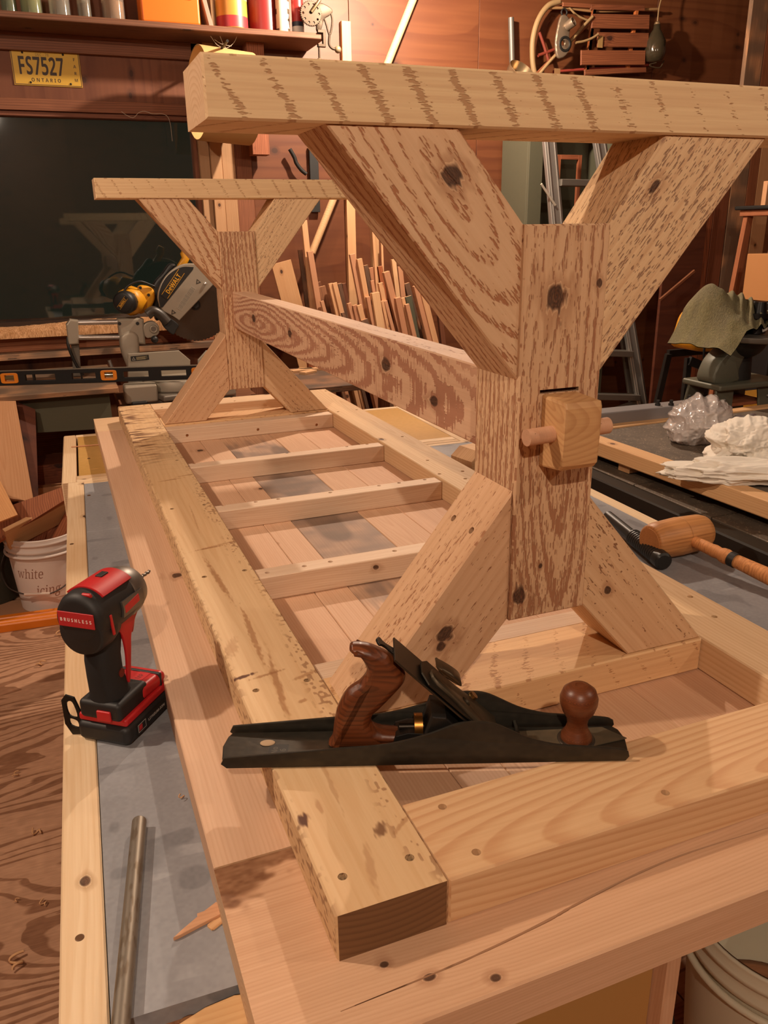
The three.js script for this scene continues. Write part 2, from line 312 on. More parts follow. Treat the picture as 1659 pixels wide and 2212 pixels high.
  const s = struct('trim_1', board(wx0, .06, ZB, .64, .135, ZB + .06, 'x', { u: .2 }), tinted(BROWN, 1.0, .74, .6));      // reddish sill board
  struct('trim_2', board(wx0, .025, ZB + .001, 1.2, .058, ZB + .12, 'x', { u: .6 }), tinted(GREYED, .95, .9, .8));
}

// =============================================================== the table top, lying face down with its apron up
{
  const top = thing('tabletop', 'long plank tabletop lying face down on the bench with its apron frame and slats upward', 'tabletop');
  const th = .048, zN = .0815, zJ = -.1555, zK = -2.26, zF = -2.4748, H = .0517;
  const RL = 2.3926;
  // planks along the table, a slight gap and step between neighbours
  const seams = [-.0822, .072, .2120, .2760, .4350, .5300, .6860, .8412];
  const plankMats = [woodMat(PINK), tinted(PINK, 1.03, 1.0, .97), tinted(PINK, 1.04, 1.03, 1.02), WGREY, tinted(PINK, .98, .95, .9), tinted(PINK, 1, .96, .93), tinted(PINK, .96, .92, .9)];
  for (let i = 0; i < 7; i++) part(top, 'plank', board(seams[i] + .0004, -th, zK + .0004, seams[i + 1] - .0004, -[0, .0004, 0, .0006, .0002, .0005, 0][i], zJ - .0004, 'z', { u: i === 3 ? 0 : rr(0, 1), v: i === 3 ? 0 : rr(0, .3), b: .0012, slots: 1 }), [plankMats[i], WEND], [0, 0, 0], [0, 0, 0], i === 3 ? 'weathered grey plank' : undefined);
  // breadboard ends: the near one with a brown stain along its inner edge and a long open check
  const STAINED = timber(1024, 512, 1, .3, {
    light: [224, 184, 150], dark: [202, 158, 122], seed: 61, late: .3, fib: .6, tone: .5, slope: .03, ring: .0038, v0: .1, knots: [[.152, .262, .0045, 1.6], [.205, .285, .005, 1.3], [.12, .235, .003]],
    post: (u, v, R, G, B, h, n) => {
      // v rises from the joint (.061) to the near edge (.298)
      if (v < .0605) return null;
      const lim = .061 + .03 + .04 * sst(.065, .01, u) + (n.k1(u * 1.6, v * .5) - .5) * .022 + (n.k2(u * .8, v * .2) - .5) * .014 + (n.w2(u * 3, v * .4) - .5) * .03 - sst(.085, .16, u) * .09;
      let m = sst(lim + .01, lim - .01, v) * (.42 + .3 * n.bl2(u * 2, v * 2) + .3 * n.k1(u * 3, v * 1.2));
      R = mix(R, 112, m); G = mix(G, 70, m); B = mix(B, 40, m);
      return [R, G, B, h];
    }
  });
  const nb = part(top, 'breadboard_end', board(-.0822, -th, zJ, .8412, 0, zN, 'x', { b: .002, slots: 1 }), [woodMat(STAINED), WEND], [0, 0, 0], [0, 0, 0], 'near end board with a brown stain and a long crack');
  { // the crack: a thin dark sliver of open depth cut into the end board
    const c = [[-0.013,0,0.047],[0.104,0,0.042],[0.202,0,0.032],[0.231,0,0.027],[0.353,0,0.014],[0.487,0,0.017]];
    const P = new THREE.CatmullRomCurve3(c.map(p => new THREE.Vector3(p[0], 0, p[2]))).getPoints(40), up = [], dn = [];
    P.forEach((p, i) => { const w = .0004 + .0012 * Math.sin(Math.PI * i / 40) * (.7 + .5 * rnd()); up.push([p.x, -p.z + w]); dn.unshift([p.x, -p.z - w]); });
    const cut = slab([...up, ...dn], .02, 0); cut.rotateX(-Math.PI / 2); cut.translate(0, -.016, 0);
    const r = drill(nb.geometry, nb.material, [cut]); nb.geometry = r.geometry; nb.material = r.material;
  }
  part(top, 'breadboard_end', board(-.0822, -th, zF, .8412, 0, zK, 'x', { u: .4, v: .1, b: .002, slots: 1 }), [tinted(PINE, 1, .97, .92), WEND]);
  // apron: two long rails and two cross rails, counterbored for screws
  const holeR = .0046;
  function screwed(name, geo, mats, holes, label, deep = .03, axis = 'y', yTop = H) {
    const cuts = holes.map(q => { const g = new THREE.CylinderGeometry(holeR, holeR, deep, 20); if (axis === 'z') g.rotateX(Math.PI / 2); g.translate(q[0], axis === 'y' ? yTop : q[1], axis === 'y' ? q[2] : q[2]); return g; });
    let g = geo, m = mats;
    if (cuts.length) { const r = drill(geo, mats, cuts); g = r.geometry; m = r.material; }
    const o = part(top, name, g, m, [0, 0, 0], [0, 0, 0], label);
    for (const q of holes) { const s = new THREE.CylinderGeometry(holeR * .92, holeR * .92, .002, 14); if (axis === 'z') s.rotateX(Math.PI / 2); part(o, 'screw', s, SCREW, axis === 'y' ? [q[0], yTop - deep / 2 + .003, q[2]] : [q[0], q[1], q[2] - deep / 2 + .003]); }
    return o;
  }
  // left rail: yellowish, with knots, brown streaks and torn mill ripples toward its far end
  const railUV = p => [RL + p[2], .065 + (.1103 - p[0])];
  const streaks = [ // centre, half length along and across the grain, turn, strength
    [[0.009,0.052,-0.129], .011, .006, .25, 1.0], [[0.03,0.052,-0.143], .014, .003, 0, .35], [[0.077,0.052,-0.087], .012, .006, .5, .65], [[0.1,0.052,-0.086], .018, .003, .9, .4],
    [[0.011,0.052,-0.431], .02, .0035, 1.35, 1.0], [[0.043,0.052,-0.424], .026, .003, 1.4, .55], [[0.092,0.052,-0.403], .022, .004, 1.25, .45], [[0.071,0.052,-0.343], .006, .004, 1, .5],
    [[0.015,0.052,-0.519], .03, .009, .25, .3], [[0.058,0.052,-0.924], .03, .003, 1.45, .6], [[0.072,0.052,-0.931], .05, .004, 1.3, .35], [[0.051,0.052,-1.415], .03, .004, 1.4, .55], [[0.094,0.052,-1.439], .03, .004, 1.35, .5],
    [[0.059,0.052,-1.705], .02, .003, 1.5, .5], [[0.052,0.052,-0.547], .09, .005, .05, .55], [[0.051,0.052,-0.392], .09, .005, .1, .55], [[0.043,0.052,-0.773], .1, .005, -.05, .55], [[0.054,0.052,-0.201], .07, .003, .05, .3], [[0.057,0.052,-1.105], .1, .002, .05, .3], [[0.05,0.052,-0.045], .03, .004, .2, .3],
  ].map(q => [...railUV(q[0]), ...q.slice(1)]);
  const RAIL = timber(2048, 512, 2.4, .3, {
    light: [232, 200, 156], dark: [212, 170, 122], seed: 71, late: .22, fib: .45, tone: .6, slope: .03, ring: .011, v0: .12, warp: .03,
    post: (u, v, R, G, B, h, n) => {
      for (const s of streaks) {
        const du = u - s[0], dv = v - s[1]; if (Math.abs(du) > .16 || Math.abs(dv) > .09) continue;
        const a = du * Math.cos(s[4]) + dv * Math.sin(s[4]), b = -du * Math.sin(s[4]) + dv * Math.cos(s[4]);
        const d = Math.hypot(a / s[2], b / s[3]) + (n.k2(u, v) - .5) * .7, m = (1 - sst(.5, 1.25, d)) * s[5];
        const dk = s[5] > .6; R = mix(R, dk ? 96 : 158, m); G = mix(G, dk ? 58 : 108, m); B = mix(B, dk ? 36 : 68, m); h -= m * (dk ? .5 : .1);
      }
      // torn ripples: far end of the rail toward its outer edge, and flecks along the inner edge
      const far = sst(.95, .45, u) * sst(.02, .2, u + .1), out = sst(.1, .165, v + (n.w1(u, v) - .5) * .03);
      const rip = sst(.52, .66, n.bl2(u * 9, v * 1.1) * .6 + n.k1(u * 1.8, v * .1) * .4) * far * mix(.25, .95, out);
      R = mix(R, 108, rip); G = mix(G, 70, rip); B = mix(B, 44, rip); h -= rip * .5;
      const inn = sst(.088, .068, v + (n.bl(u * 3, v) - .5) * .03) * sst(.66, .74, n.k1(u * 2.6, v * .9)) * .45, ou = sst(.166, .174, v) * sst(.64, .74, n.k1(u * 2.4, v * .8)) * .25;
      const q = Math.max(inn, ou); return [mix(R, 120, q), mix(G, 78, q), mix(B, 50, q), h - q * .4];
    }
  });
  screwed('apron_rail', board(0, 0, -RL, .1103, H, 0, 'z', { b: .002, slots: 1 }), [woodMat(RAIL), WENDDARK],
    [[0.021,0.052,-0.042],[0.088,0.052,-0.04],[0.021,0.052,-0.391],[0.09,0.052,-0.389],[0.023,0.052,-0.79],[0.094,0.052,-0.79],[0.022,0.052,-1.189],[0.092,0.052,-1.189],[0.09,0.052,-1.591],[0.088,0.052,-2.002],[0.089,0.052,-2.382]], 'yellowish long rail with brown streaks and a dark end');
  screwed('apron_rail', board(.6537, 0, -RL, .759, H, 0, 'z', { u: .3, v: .11, b: .002, slots: 1 }), [tinted(PINE, 1, .96, .86), WEND],
    [[0.746,0.052,-2.351],[0.671,0.052,-1.982],[0.738,0.052,-1.985],[0.667,0.052,-1.581],[0.731,0.052,-1.577],[0.691,0.052,-1.314],[0.666,0.052,-1.189],[0.728,0.052,-1.187],[0.705,0.052,-1.127],[0.735,0.052,-0.393],[0.719,0.052,-0.322]], 'long rail beside the mallet');
  const CATH = timber(1024, 512, .8, .3, { light: [232, 194, 150], dark: [204, 152, 108], seed: 81, late: .5, fib: .4, tone: .3, slope: .13, ring: .0088, v0: .165, u0: .6, warp: .014 });
  screwed('cross_rail', board(.1106, 0, -.113, .6534, H, 0, 'x', { u: .02, v: 0, b: .002, slots: 1 }), [woodMat(CATH), WEND], [[0.148,0.052,-0.093],[0.15,0.052,-0.022],[0.375,0.052,-0.022]], 'near cross rail with arched grain');
  screwed('cross_rail', board(.1106, 0, -RL, .6534, H, -2.292, 'x', { u: .7, v: .2, b: .002, slots: 1 }), [WPINE, WEND], [[0.141,0.052,-2.314],[0.398,0.052,-2.389],[0.395,0.052,-2.316]]);
  // slats between the rails
  const SLAT = timber(1024, 256, .8, .2, { light: [240, 216, 190], dark: [218, 182, 150], seed: 91, late: .35, fib: .6, tone: .3, knots: [[.22, .03, .004]], slope: .03, ring: .005 });
  const WS = woodMat(SLAT), sh = .045;
  screwed('slat', board(.1106, 0, -.801, .6534, sh, -.759, 'x', { b: .0015, slots: 1 }), [WS, WEND], [[0.132,0.045,-0.779],[0.201,0.045,-0.781],[0.251,0.045,-0.782],[0.379,0.045,-0.783]], undefined, .016, 'y', sh);
  screwed('slat', board(.1106, 0, -1.189, .6534, sh, -1.147, 'x', { u: .2, v: .06, b: .0015, slots: 1 }), [WS, WEND], [[0.134,0.045,-1.185],[0.205,0.045,-1.181],[0.257,0.045,-1.18],[0.38,0.045,-1.177],[0.503,0.045,-1.18],[0.555,0.045,-1.181],[0.622,0.045,-1.18]], undefined, .016, 'y', sh);
  screwed('slat', board(.1106, 0, -1.567, .6534, sh, -1.525, 'x', { u: .4, v: .03, b: .0015, slots: 1 }), [WS, WEND], [[0.131,0.045,-1.564],[0.199,0.045,-1.568],[0.382,0.045,-1.564],[0.501,0.045,-1.564],[0.555,0.045,-1.562],[0.616,0.045,-1.562]], undefined, .016, 'y', sh);
  screwed('slat', board(.1106, 0, -2.032, .6534, sh, -1.985, 'x', { u: .1, v: .1, b: .0015, slots: 1 }), [WS, WEND], [[0.174,0.022,-1.985], [0.399,0.018,-1.985], [0.596,0.014,-1.985]], undefined, .016, 'z');
  part(top, 'slat', board(.1106, 0, -.437, .6534, sh, -.395, 'x', { u: .3, v: .12, b: .0015, slots: 1 }), [WS, WEND]);
}

// =============================================================== the trestle base standing on it, upside down
{
  const base = thing('table_trestle', 'rough-sawn timber table trestle joined by one long stretcher, standing upside down inside the apron frame', 'table trestle');
  const zn = -.2747, zf = -2.033, dp = .1047, B0 = .7145, B1 = .7685, yb = .1447, yt = .6217, xl = .3289, xr = .4401, yc = .0515;
  const FL = [158, 108, 74], LT = [228, 192, 154], DK = [204, 158, 118];
  const uvOf = (p, ref, g) => [(p[0] - ref[0]) * Math.cos(g) + (p[1] - ref[1]) * Math.sin(g), -(p[0] - ref[0]) * Math.sin(g) + (p[1] - ref[1]) * Math.cos(g)];
  const braces = {
    UL: { p: [[.107, B0], [.329, .452], [.329, .6217], [.2485, B0]], g: Math.atan2(-.2625, .222) },
    UR: { p: [[.4405, .452], [.656, B0], [.5085, B0], [.4405, .62]], g: Math.atan2(.2625, .2155) },
    LR: { p: [[.525, yc], [.653, yc], [.4405, .297], [.4405, .146]], g: Math.atan2(-.2455, .2125) },
    LL: { p: [[.116, yc], [.2445, yc], [.3285, .146], [.3285, .317]], g: Math.atan2(.2655, .2125) },
  };
  const kn = (b, p, r, e = 1.15) => { const q = uvOf(p, braces[b].p[0], braces[b].g); return [mod(q[0], .6), mod(q[1], .3), r, e]; };
  const T1 = { light: LT, dark: DK, fleck: FL, fib: .5, tone: .45, late: .3, mk: .74 };
  const TEX = {
    UL: timber(1024, 512, .6, .3, { ...T1, seed: 101, flecks: .3, fl: 110, fw: 760, fring: .4, slope: .3, ring: .016, v0: .07, u0: .12, warp: .03, fleck: [166, 104, 66], knots: [kn('UL', [0.241,0.67,-0.275], .0085)] }),
    UR: timber(1024, 512, .6, .3, { ...T1, light: [238, 206, 164], seed: 111, flecks: .2, fl: 120, fw: 760, fring: .04, slope: .03, ring: .012, v0: .2, warp: .02, fleck: [150, 116, 92], mk: .75, knots: [kn('UR', [0.499,0.661,-0.275], .006, 1.8)] }),
    LR: timber(1024, 512, .6, .3, { ...T1, light: [228, 192, 152], seed: 121, flecks: .31, fl: 130, fw: 640, fring: .08, slope: .04, ring: .016, v0: .03, warp: .02, fleck: [128, 84, 56], knots: [kn('LR', [0.481,0.158,-0.275], .0065, 1.1)] }),
    LL: timber(1024, 512, .6, .3, { ...T1, light: [228, 188, 150], seed: 131, flecks: .32, fl: 125, fw: 720, fring: .08, slope: .05, ring: .014, v0: .05, warp: .025, fleck: [158, 104, 68], knots: [kn('LL', [0.239,0.144,-0.275], .0105), kn('LL', [0.234,0.127,-0.275], .006)] }),
    POST: timber(1024, 512, .6, .3, { ...T1, seed: 141, flecks: .36, fl: 95, fw: 800, fring: .3, slope: .12, ring: .012, v0: .05, u0: .3, warp: .022, fleck: [162, 108, 76],
      knots: [[[0.373,0.544,-0.275], .0112], [[0.43,0.557,-0.275], .005], [[0.341,0.176,-0.275], .009], [[0.371,0.214,-0.275], .003]].map(q => [q[0][1] - yb, xr - q[0][0], q[1], 1.15]) }),
    BEAM: timber(1024, 512, .8, .25, { ...T1, light: [236, 204, 160], seed: 151, flecks: .11, fl: 170, fw: 900, fring: 0, late: .12, slope: .01, ring: .01, v0: .4, bands: .049, lean: .62, fleck: [172, 126, 86], mk: .62 }),
    STR: timber(2048, 512, 1.66, .3, { ...T1, light: [230, 192, 160], dark: [206, 160, 128], seed: 161, flecks: .2, fl: 60, fw: 420, late: .2, slope: .1, ring: .02, v0: .045, u0: .3, warp: .03, saw: .0115, sawMax: .113, rag: .4, teeth: 260, fleck: [176, 122, 96], mk: .8,
      knots: [[0.358,0.39,-1.76], [0.358,0.386,-1.381], [0.358,0.4,-0.765], [0.358,0.372,-0.566]].map((q, i) => [q[2] + 2.033, q[1] - .336, [.012, .009, .011, .008][i], 1.6]) }),
  };
  const M = Object.fromEntries(Object.entries(TEX).map(([k, t]) => [k, woodMat(t, { bump: .0016, rough: .72 })]));
  const END = [190, 150, 110];
  const WE = woodMat(ENDS);
  for (const [k, z] of [['near', zn], ['far', zf]]) {
    const far = k === 'far', du = far ? .31 : 0, dv = far ? .13 : 0;
    const tint = m => m;
    let pgeo = board(xl, yb, z - dp, xr, yt, z, 'y', { u: du, v: dv, b: .0018, slots: 1 }), pmat = [tint(M.POST), WE];
    if (!far) { const slot = new THREE.BoxGeometry(.0535, .0046, .07); slot.translate(.384, .4366, z - .02); const r = drill(pgeo, pmat, [slot]); pgeo = r.geometry; pmat = r.material; }   // open slot left above the tenon
    part(base, 'post', pgeo, pmat);
    part(base, 'foot_beam', board(-.007, B0, z - dp, .776, B1, z, 'x', { u: du, v: dv, b: .0022, slots: 1 }), [tint(M.BEAM), tinted(ENDS, 1.1, 1.08, 1.04)]);
    for (const [n, b] of Object.entries(braces)) {
      const ref = b.p[0], pts = b.p.map(p => [p[0] - ref[0], p[1] - ref[1]]), top = n[0] === 'U';
      let geo = prism(pts, dp - .006, { g: b.g, u: du, v: dv, b: .0018, end: false }), m = tint(M[n]);
      if (!far && n === 'LL') { // two screw holes in its upper face
        const nx = -.2655 / .34, ny = .2125 / .34;
        const cuts = [[0.2867,0.2647,-0.3537], [0.2867,0.2647,-0.304]].map(p => { const g = new THREE.CylinderGeometry(.0046, .0046, .03, 18); g.rotateZ(Math.atan2(-nx, ny)); g.translate(p[0] - ref[0], p[1] - ref[1], p[2] - (z - dp + .002)); return g; });
        const r = drill(geo, [m, m], cuts); geo = r.geometry; m = Array.isArray(r.material) ? r.material[0] : r.material; geo.clearGroups();
      }
      part(base, top ? 'upper_brace' : 'lower_brace', geo, m, [ref[0], ref[1], z - dp + .002]);
    }
    part(base, 'cleat', board(.1112, .0006, z - .113, .653, yc - .0008, z, 'x', { u: .2 + du, v: .1 + dv, b: .002, slots: 1 }), [tint(cache.cleat ??= woodMat(TEX.BEAM, { tint: [1, .9, .82] })), WE]);
  }
  // stretcher with a through tenon held by a dowel
  part(base, 'stretcher', board(.358, .336, zf, .411, .4455, zn - dp, 'z', { b: .002 }), M.STR);
  { // tenon end, hand-shaped: its lower front edge worn round and a knot in it
    const prof = [[0, .3465], [.044, .352], [.0495, .358], [.0505, .372], [.0515, .40], [.051, .425], [.0485, .4315], [0, .4335]]; // z out of the post, height
    const g = slab(prof.map(p => [p[0], p[1]]), .05, .003); g.rotateY(-Math.PI / 2); g.translate(.4095, 0, zn);
    const uvp = g.attributes.position, uva = g.attributes.uv; for (let i = 0; i < uvp.count; i++) uva.setXY(i, uvp.getX(i) * 1.0 + uvp.getZ(i), uvp.getY(i) + uvp.getZ(i) * .5);
    const TEN = timber(512, 512, .2, .2, { light: [218, 174, 122], dark: [190, 140, 92], seed: 171, late: .45, fib: .5, tone: .4, slope: .4, ring: .007, knots: [[.145, .165, .004]] });
    const o = part(base, 'tenon', g, woodMat(TEN, { rough: .6 }), [0, 0, 0], [0, 0, 0], 'planed tenon end with a knot');
    const pg = new THREE.CylinderGeometry(.0098, .0098, .115, 28, 1); const dowel = mergeGeometries([pg]);
    dowel.rotateZ(Math.PI / 2); part(base, 'dowel', dowel, tinted(PINK, 1.0, .88, .82), [.382, .3925, -.2495], [0, .04, .02], 'round dowel through the tenon');
  }
  shade(base);
}

// =============================================================== workbench: grey sheet framed in pine, and a second bench with an amber sheet behind it
const LAMINATE = (() => {
  const su = .9, sv = .9, N = noiser(su, sv), a = N(3, 3, 1), b = N(14, 50, 2), c = N(260, 260, 3), d = N(60, 9, 4), e = N(25, 25, 5);
  return paint(1024, 1024, su, sv, (u, v) => {
    const sc = sst(.82, .86, d(u, v)) * sst(.5, .8, e(u, v)) * 14, t = (a(u, v) - .5) * 14 + (b(u, v) - .5) * 7 + (c(u, v) - .5) * 9 + sc - sst(.8, .86, e(u + .3, v + .1)) * 16;
    return [145 + t, 146 + t, 150 + t, .5 + (c(u, v) - .5) * .4];
  });
})();
const WLAM = new THREE.MeshStandardMaterial({ map: LAMINATE.map, bumpMap: LAMINATE.bump, bumpScale: .0002, roughness: .42 });
const STRIP = timber(2048, 256, 2, .2, { light: [240, 216, 180], dark: [220, 186, 142], seed: 201, late: .25, fib: .6, tone: .4, slope: .02, ring: .006, v0: .09, stain: .25, fleck: [170, 128, 84],
  knots: [[.12, .052, .007], [.42, .05, .006, 1.6], [.95, .06, .009, 1], [1.35, .05, .008, 1.8], [1.7, .07, .004]] });
const WSTRIP = woodMat(STRIP);
{
  const b = thing('workbench', 'workbench with a grey sheet top framed in pale pine strips, carrying the tabletop', 'workbench', [-.2415, -.048, 0], -.028);
  const H = .038;
  part(b, 'edge_strip', board(0, -H, -1.845, .0432, 0, .03, 'z', { u: .1, b: .002, slots: 1 }), [WSTRIP, WEND]);
  part(b, 'edge_strip', board(1.297, -H, -1.845, 1.333, 0, .03, 'z', { u: .9, v: .04, b: .002, slots: 1 }), [WSTRIP, WEND]);
  part(b, 'edge_strip', board(.0436, -H, -1.845, 1.2966, 0, -1.822, 'x', { u: .5, b: .001, slots: 1 }), [WSTRIP, WEND]);
  { // near strip: waney old board whose inner edge is dark and eaten away
    const pts = [[.0436, .03], [1.2966, .03]], n = 46; const R = []; for (let i = 0; i <= n; i++) { const x = 1.2966 - 1.253 * i / n; R.push([x, -.043 + .004 * Math.sin(i * 1.3) + rr(-.004, .004)]); }
    const g = slab([...pts.map(p => [p[0], -p[1]]), ...R.map(p => [p[0], -p[1]])].reverse(), H, .002); g.rotateX(-Math.PI / 2); g.translate(0, -H - .001, 0);
    const p = g.attributes.position, u = g.attributes.uv; for (let i = 0; i < p.count; i++) u.setXY(i, p.getX(i), p.getZ(i) + p.getY(i));
    part(b, 'edge_strip', g, tinted(PINE, .96, .82, .6), [0, 0, 0], [0, 0, 0], 'old waney near strip');
    const chips = []; for (let i = 0; i < 14; i++) { const x = .1 + i * .018 + rr(-.01, .01), c = new THREE.IcosahedronGeometry(rr(.002, .006), 1); c.scale(rr(.8, 2.2), .5, .7); c.translate(x, -.012 + rr(-.006, .003), -.05 + rr(-.004, .006)); chips.push(c); }
    part(b, 'bark_shreds', mergeGeometries(chips), mat([120, 78, 42], .9)).userData.kind = 'stuff';
  }
  part(b, 'sheet', (() => { const g = board(.0442, -.02, -1.8215, 1.2965, -.0005, -.058, 'z', { b: .0008 }); return g; })(), WLAM, [0, 0, 0], [0, 0, 0], 'grey sheet top');
  part(b, 'core', board(.0442, -H - .006, -1.82, 1.2965, -.0205, .028, 'z', { b: .001 }), tinted(BROWN, 1, .95, .88));
  for (const x of [.03, 1.27]) for (const z of [-.5, -1.75]) part(b, 'leg', board(x, -.872, z, x + .085, -H - .006, z + .085, 'y', { u: rr(0, 1) }), tinted(PINE, .8, .68, .55));
  part(b, 'end_panel', board(.12, -.872, -.035, .612, -H - .006, -.02, 'y', { u: .2 }), mat([176, 132, 74], .6), [0, 0, 0], [0, 0, 0], 'amber end panel');
  part(b, 'end_post', board(.6125, -.872, -.05, .631, -H - .006, .0, 'y', { u: .3 }), tinted(PINK, .95, .86, .78));
  for (const p of [[-0.218,-0.048,-0.167],[-0.121,-0.048,-2.106],[-0.139,-0.048,-1.701],[-0.192,-0.048,-1.07],[-0.193,-0.048,-1.332]]) { const g = lathe([[.0001, .0003], [.0034, .0003], [.0046, .0002], [.0048, -.0006]], 16); const q = new THREE.Vector3(p[0], -.048, p[2]).sub(b.position.clone().setY(-.048)).applyAxisAngle(new THREE.Vector3(0, 1, 0), .028); part(b, 'screw', g, mat([104, 72, 44], .5, .3), [q.x, 0, q.z]); }
  const b2 = thing('workbench', 'second bench with an amber sheet top, butted against the far end of the grey one', 'workbench', [-.2062, -.048, -1.8465], -.028);
  part(b2, 'edge_strip', board(0, -.1, -.61, .0405, 0, 0, 'z', { u: 1.1, b: .003, slots: 1 }), [WSTRIP, WEND]);
  part(b2, 'edge_strip', board(1.245, -H, -.61, 1.285, 0, 0, 'z', { u: .3, b: .003, slots: 1 }), [WSTRIP, WEND]);
  part(b2, 'edge_strip', board(.0409, -H, -.61, 1.2446, 0, -.582, 'x', { u: .3, b: .002, slots: 1 }), [WSTRIP, WEND]);
  part(b2, 'edge_strip', board(.0409, -H, -.066, 1.2446, 0, -.03, 'x', { u: .7, b: .002, slots: 1 }), [WSTRIP, WEND]);
  part(b2, 'edge_strip', board(.0409, -H, -.0296, 1.2446, 0, 0, 'x', { u: .1, b: .002, slots: 1 }), [WSTRIP, WEND]);
  const AMB = (() => { const N = noiser(.6, .6), a = N(3, 3, 1), c = N(120, 120, 2), d = N(5, 70, 3), e = N(20, 8, 4); return paint(512, 512, .6, .6, (u, v) => { const t = (a(u, v) - .5) * 22 + (c(u, v) - .5) * 8 + sst(.82, .88, d(u, v)) * sst(.55, .7, e(u, v)) * 26; return [206 + t, 164 + t, 92 + t, .5]; }); })();
  part(b2, 'sheet', board(.047, -.02, -.5815, 1.2445, -.0008, -.0665, 'x', { b: .0008 }), woodMat(AMB, { rough: .4, bump: .0001 }), [0, 0, 0], [0, 0, 0], 'amber sheet top');
  part(b2, 'core', board(.041, -.06, -.58, 1.2445, -.0405, -.03, 'x', {}), tinted(BROWN, 1, .95, .88));
  for (const x of [.0, 1.2]) for (const z of [-.6, -.09]) part(b2, 'leg', board(x, -.872, z, x + .085, x ? -H : -.1, z + .085, 'y', { u: rr(0, 1) }), tinted(PINE, .8, .62, .5));
}
// pencil-thin stick lying over the joint of the amber bench, splinters, pipe
solo('wood_sliver', 'thin wooden sliver lying on the amber bench top beside the tabletop', 'sliver', stick([-0.168,-0.046,-2.275], [-0.069,-0.046,-2.266], .0042, .003), tinted(PINK, 1, .82, .68));
{
  const a = [-0.131,-0.047,-0.127], e = [-0.076,-0.047,-0.143], f = (s, x) => [mix(a[0], e[0], s) + x * .5, mix(a[2], e[2], s) + x];
  const o = [f(0, 0), f(.1, .001), f(.5, .0015), f(1, .003), f(1, -.0135), f(.72, -.0105), f(.6, -.012), f(.56, -.0085), f(.42, -.0065), f(.2, -.0035)];
  const g = slab(o.map(p => [p[0], -p[1]]).reverse(), .0045, .0006); g.rotateX(-Math.PI / 2);
  solo('wood_splinter', 'jagged pale splinter of wood lying on the grey bench top by the tabletop edge', 'splinter', g, tinted(PINK, 1.04, .9, .78), [0, -.0483, 0]);
  const q = [-0.086,-0.047,-0.133]; solo('wood_splinter', 'small square chip of wood tucked under the jagged splinter', 'splinter', board(-.011, 0, -.004, .012, .0018, .006, 'x'), tinted(PINE, 1, .86, .7), [q[0], -.0483, q[2] - .001], [0, .5, 0]);
}
{
  const a = [-0.145,-0.039,-0.308], e = [-0.191,-0.039,-0.021], A = V(a), B = V(e), L = A.distanceTo(B);
  const g = lathe([[.0062, 0], [.0082, 0], [.0085, .001], [.0085, L - .001], [.0082, L], [.0062, L], [.0062, L - .05], [.0062, 0]], 28);
  g.applyMatrix4(new THREE.Matrix4().makeRotationFromQuaternion(new THREE.Quaternion().setFromUnitVectors(new THREE.Vector3(0, 1, 0), B.clone().sub(A).normalize())).setPosition(A));
  const N = noiser(1, 1), n1 = N(6, 40, 1), n2 = N(30, 90, 2), RUST = paint(512, 256, 1, 1, (u, v) => { const t = n1(u, v) * .6 + n2(u, v) * .4, k = sst(.55, .7, t) * .5; return [mix(138, 104, k), mix(130, 88, k), mix(118, 70, k), t]; });
  RUST.map.repeat.set(1, 3); solo('steel_pipe', 'dull galvanised steel pipe lying lengthwise on the grey bench top', 'pipe', g, new THREE.MeshStandardMaterial({ map: RUST.map, roughness: .5, metalness: .8 }));
}
// curls of shavings and crumbs of wood dust
function shaving(p, s, name, label, group) {
  const pts = []; for (let i = 0; i <= 14; i++) { const a = i * .62; pts.push([Math.cos(a) * s * (.35 + .03 * i), s * .28 + Math.sin(a) * s * .25, (i - 7) * s * .1]); }
  const g = new THREE.TubeGeometry(new THREE.CatmullRomCurve3(pts.map(V)), 30, s * .13, 4); g.scale(1, 1, 1.2);
  return solo(name, label, 'wood shaving', g, tinted(PINE, 1, .8, .62), p, [0, rr(0, 6), 0], group);
}

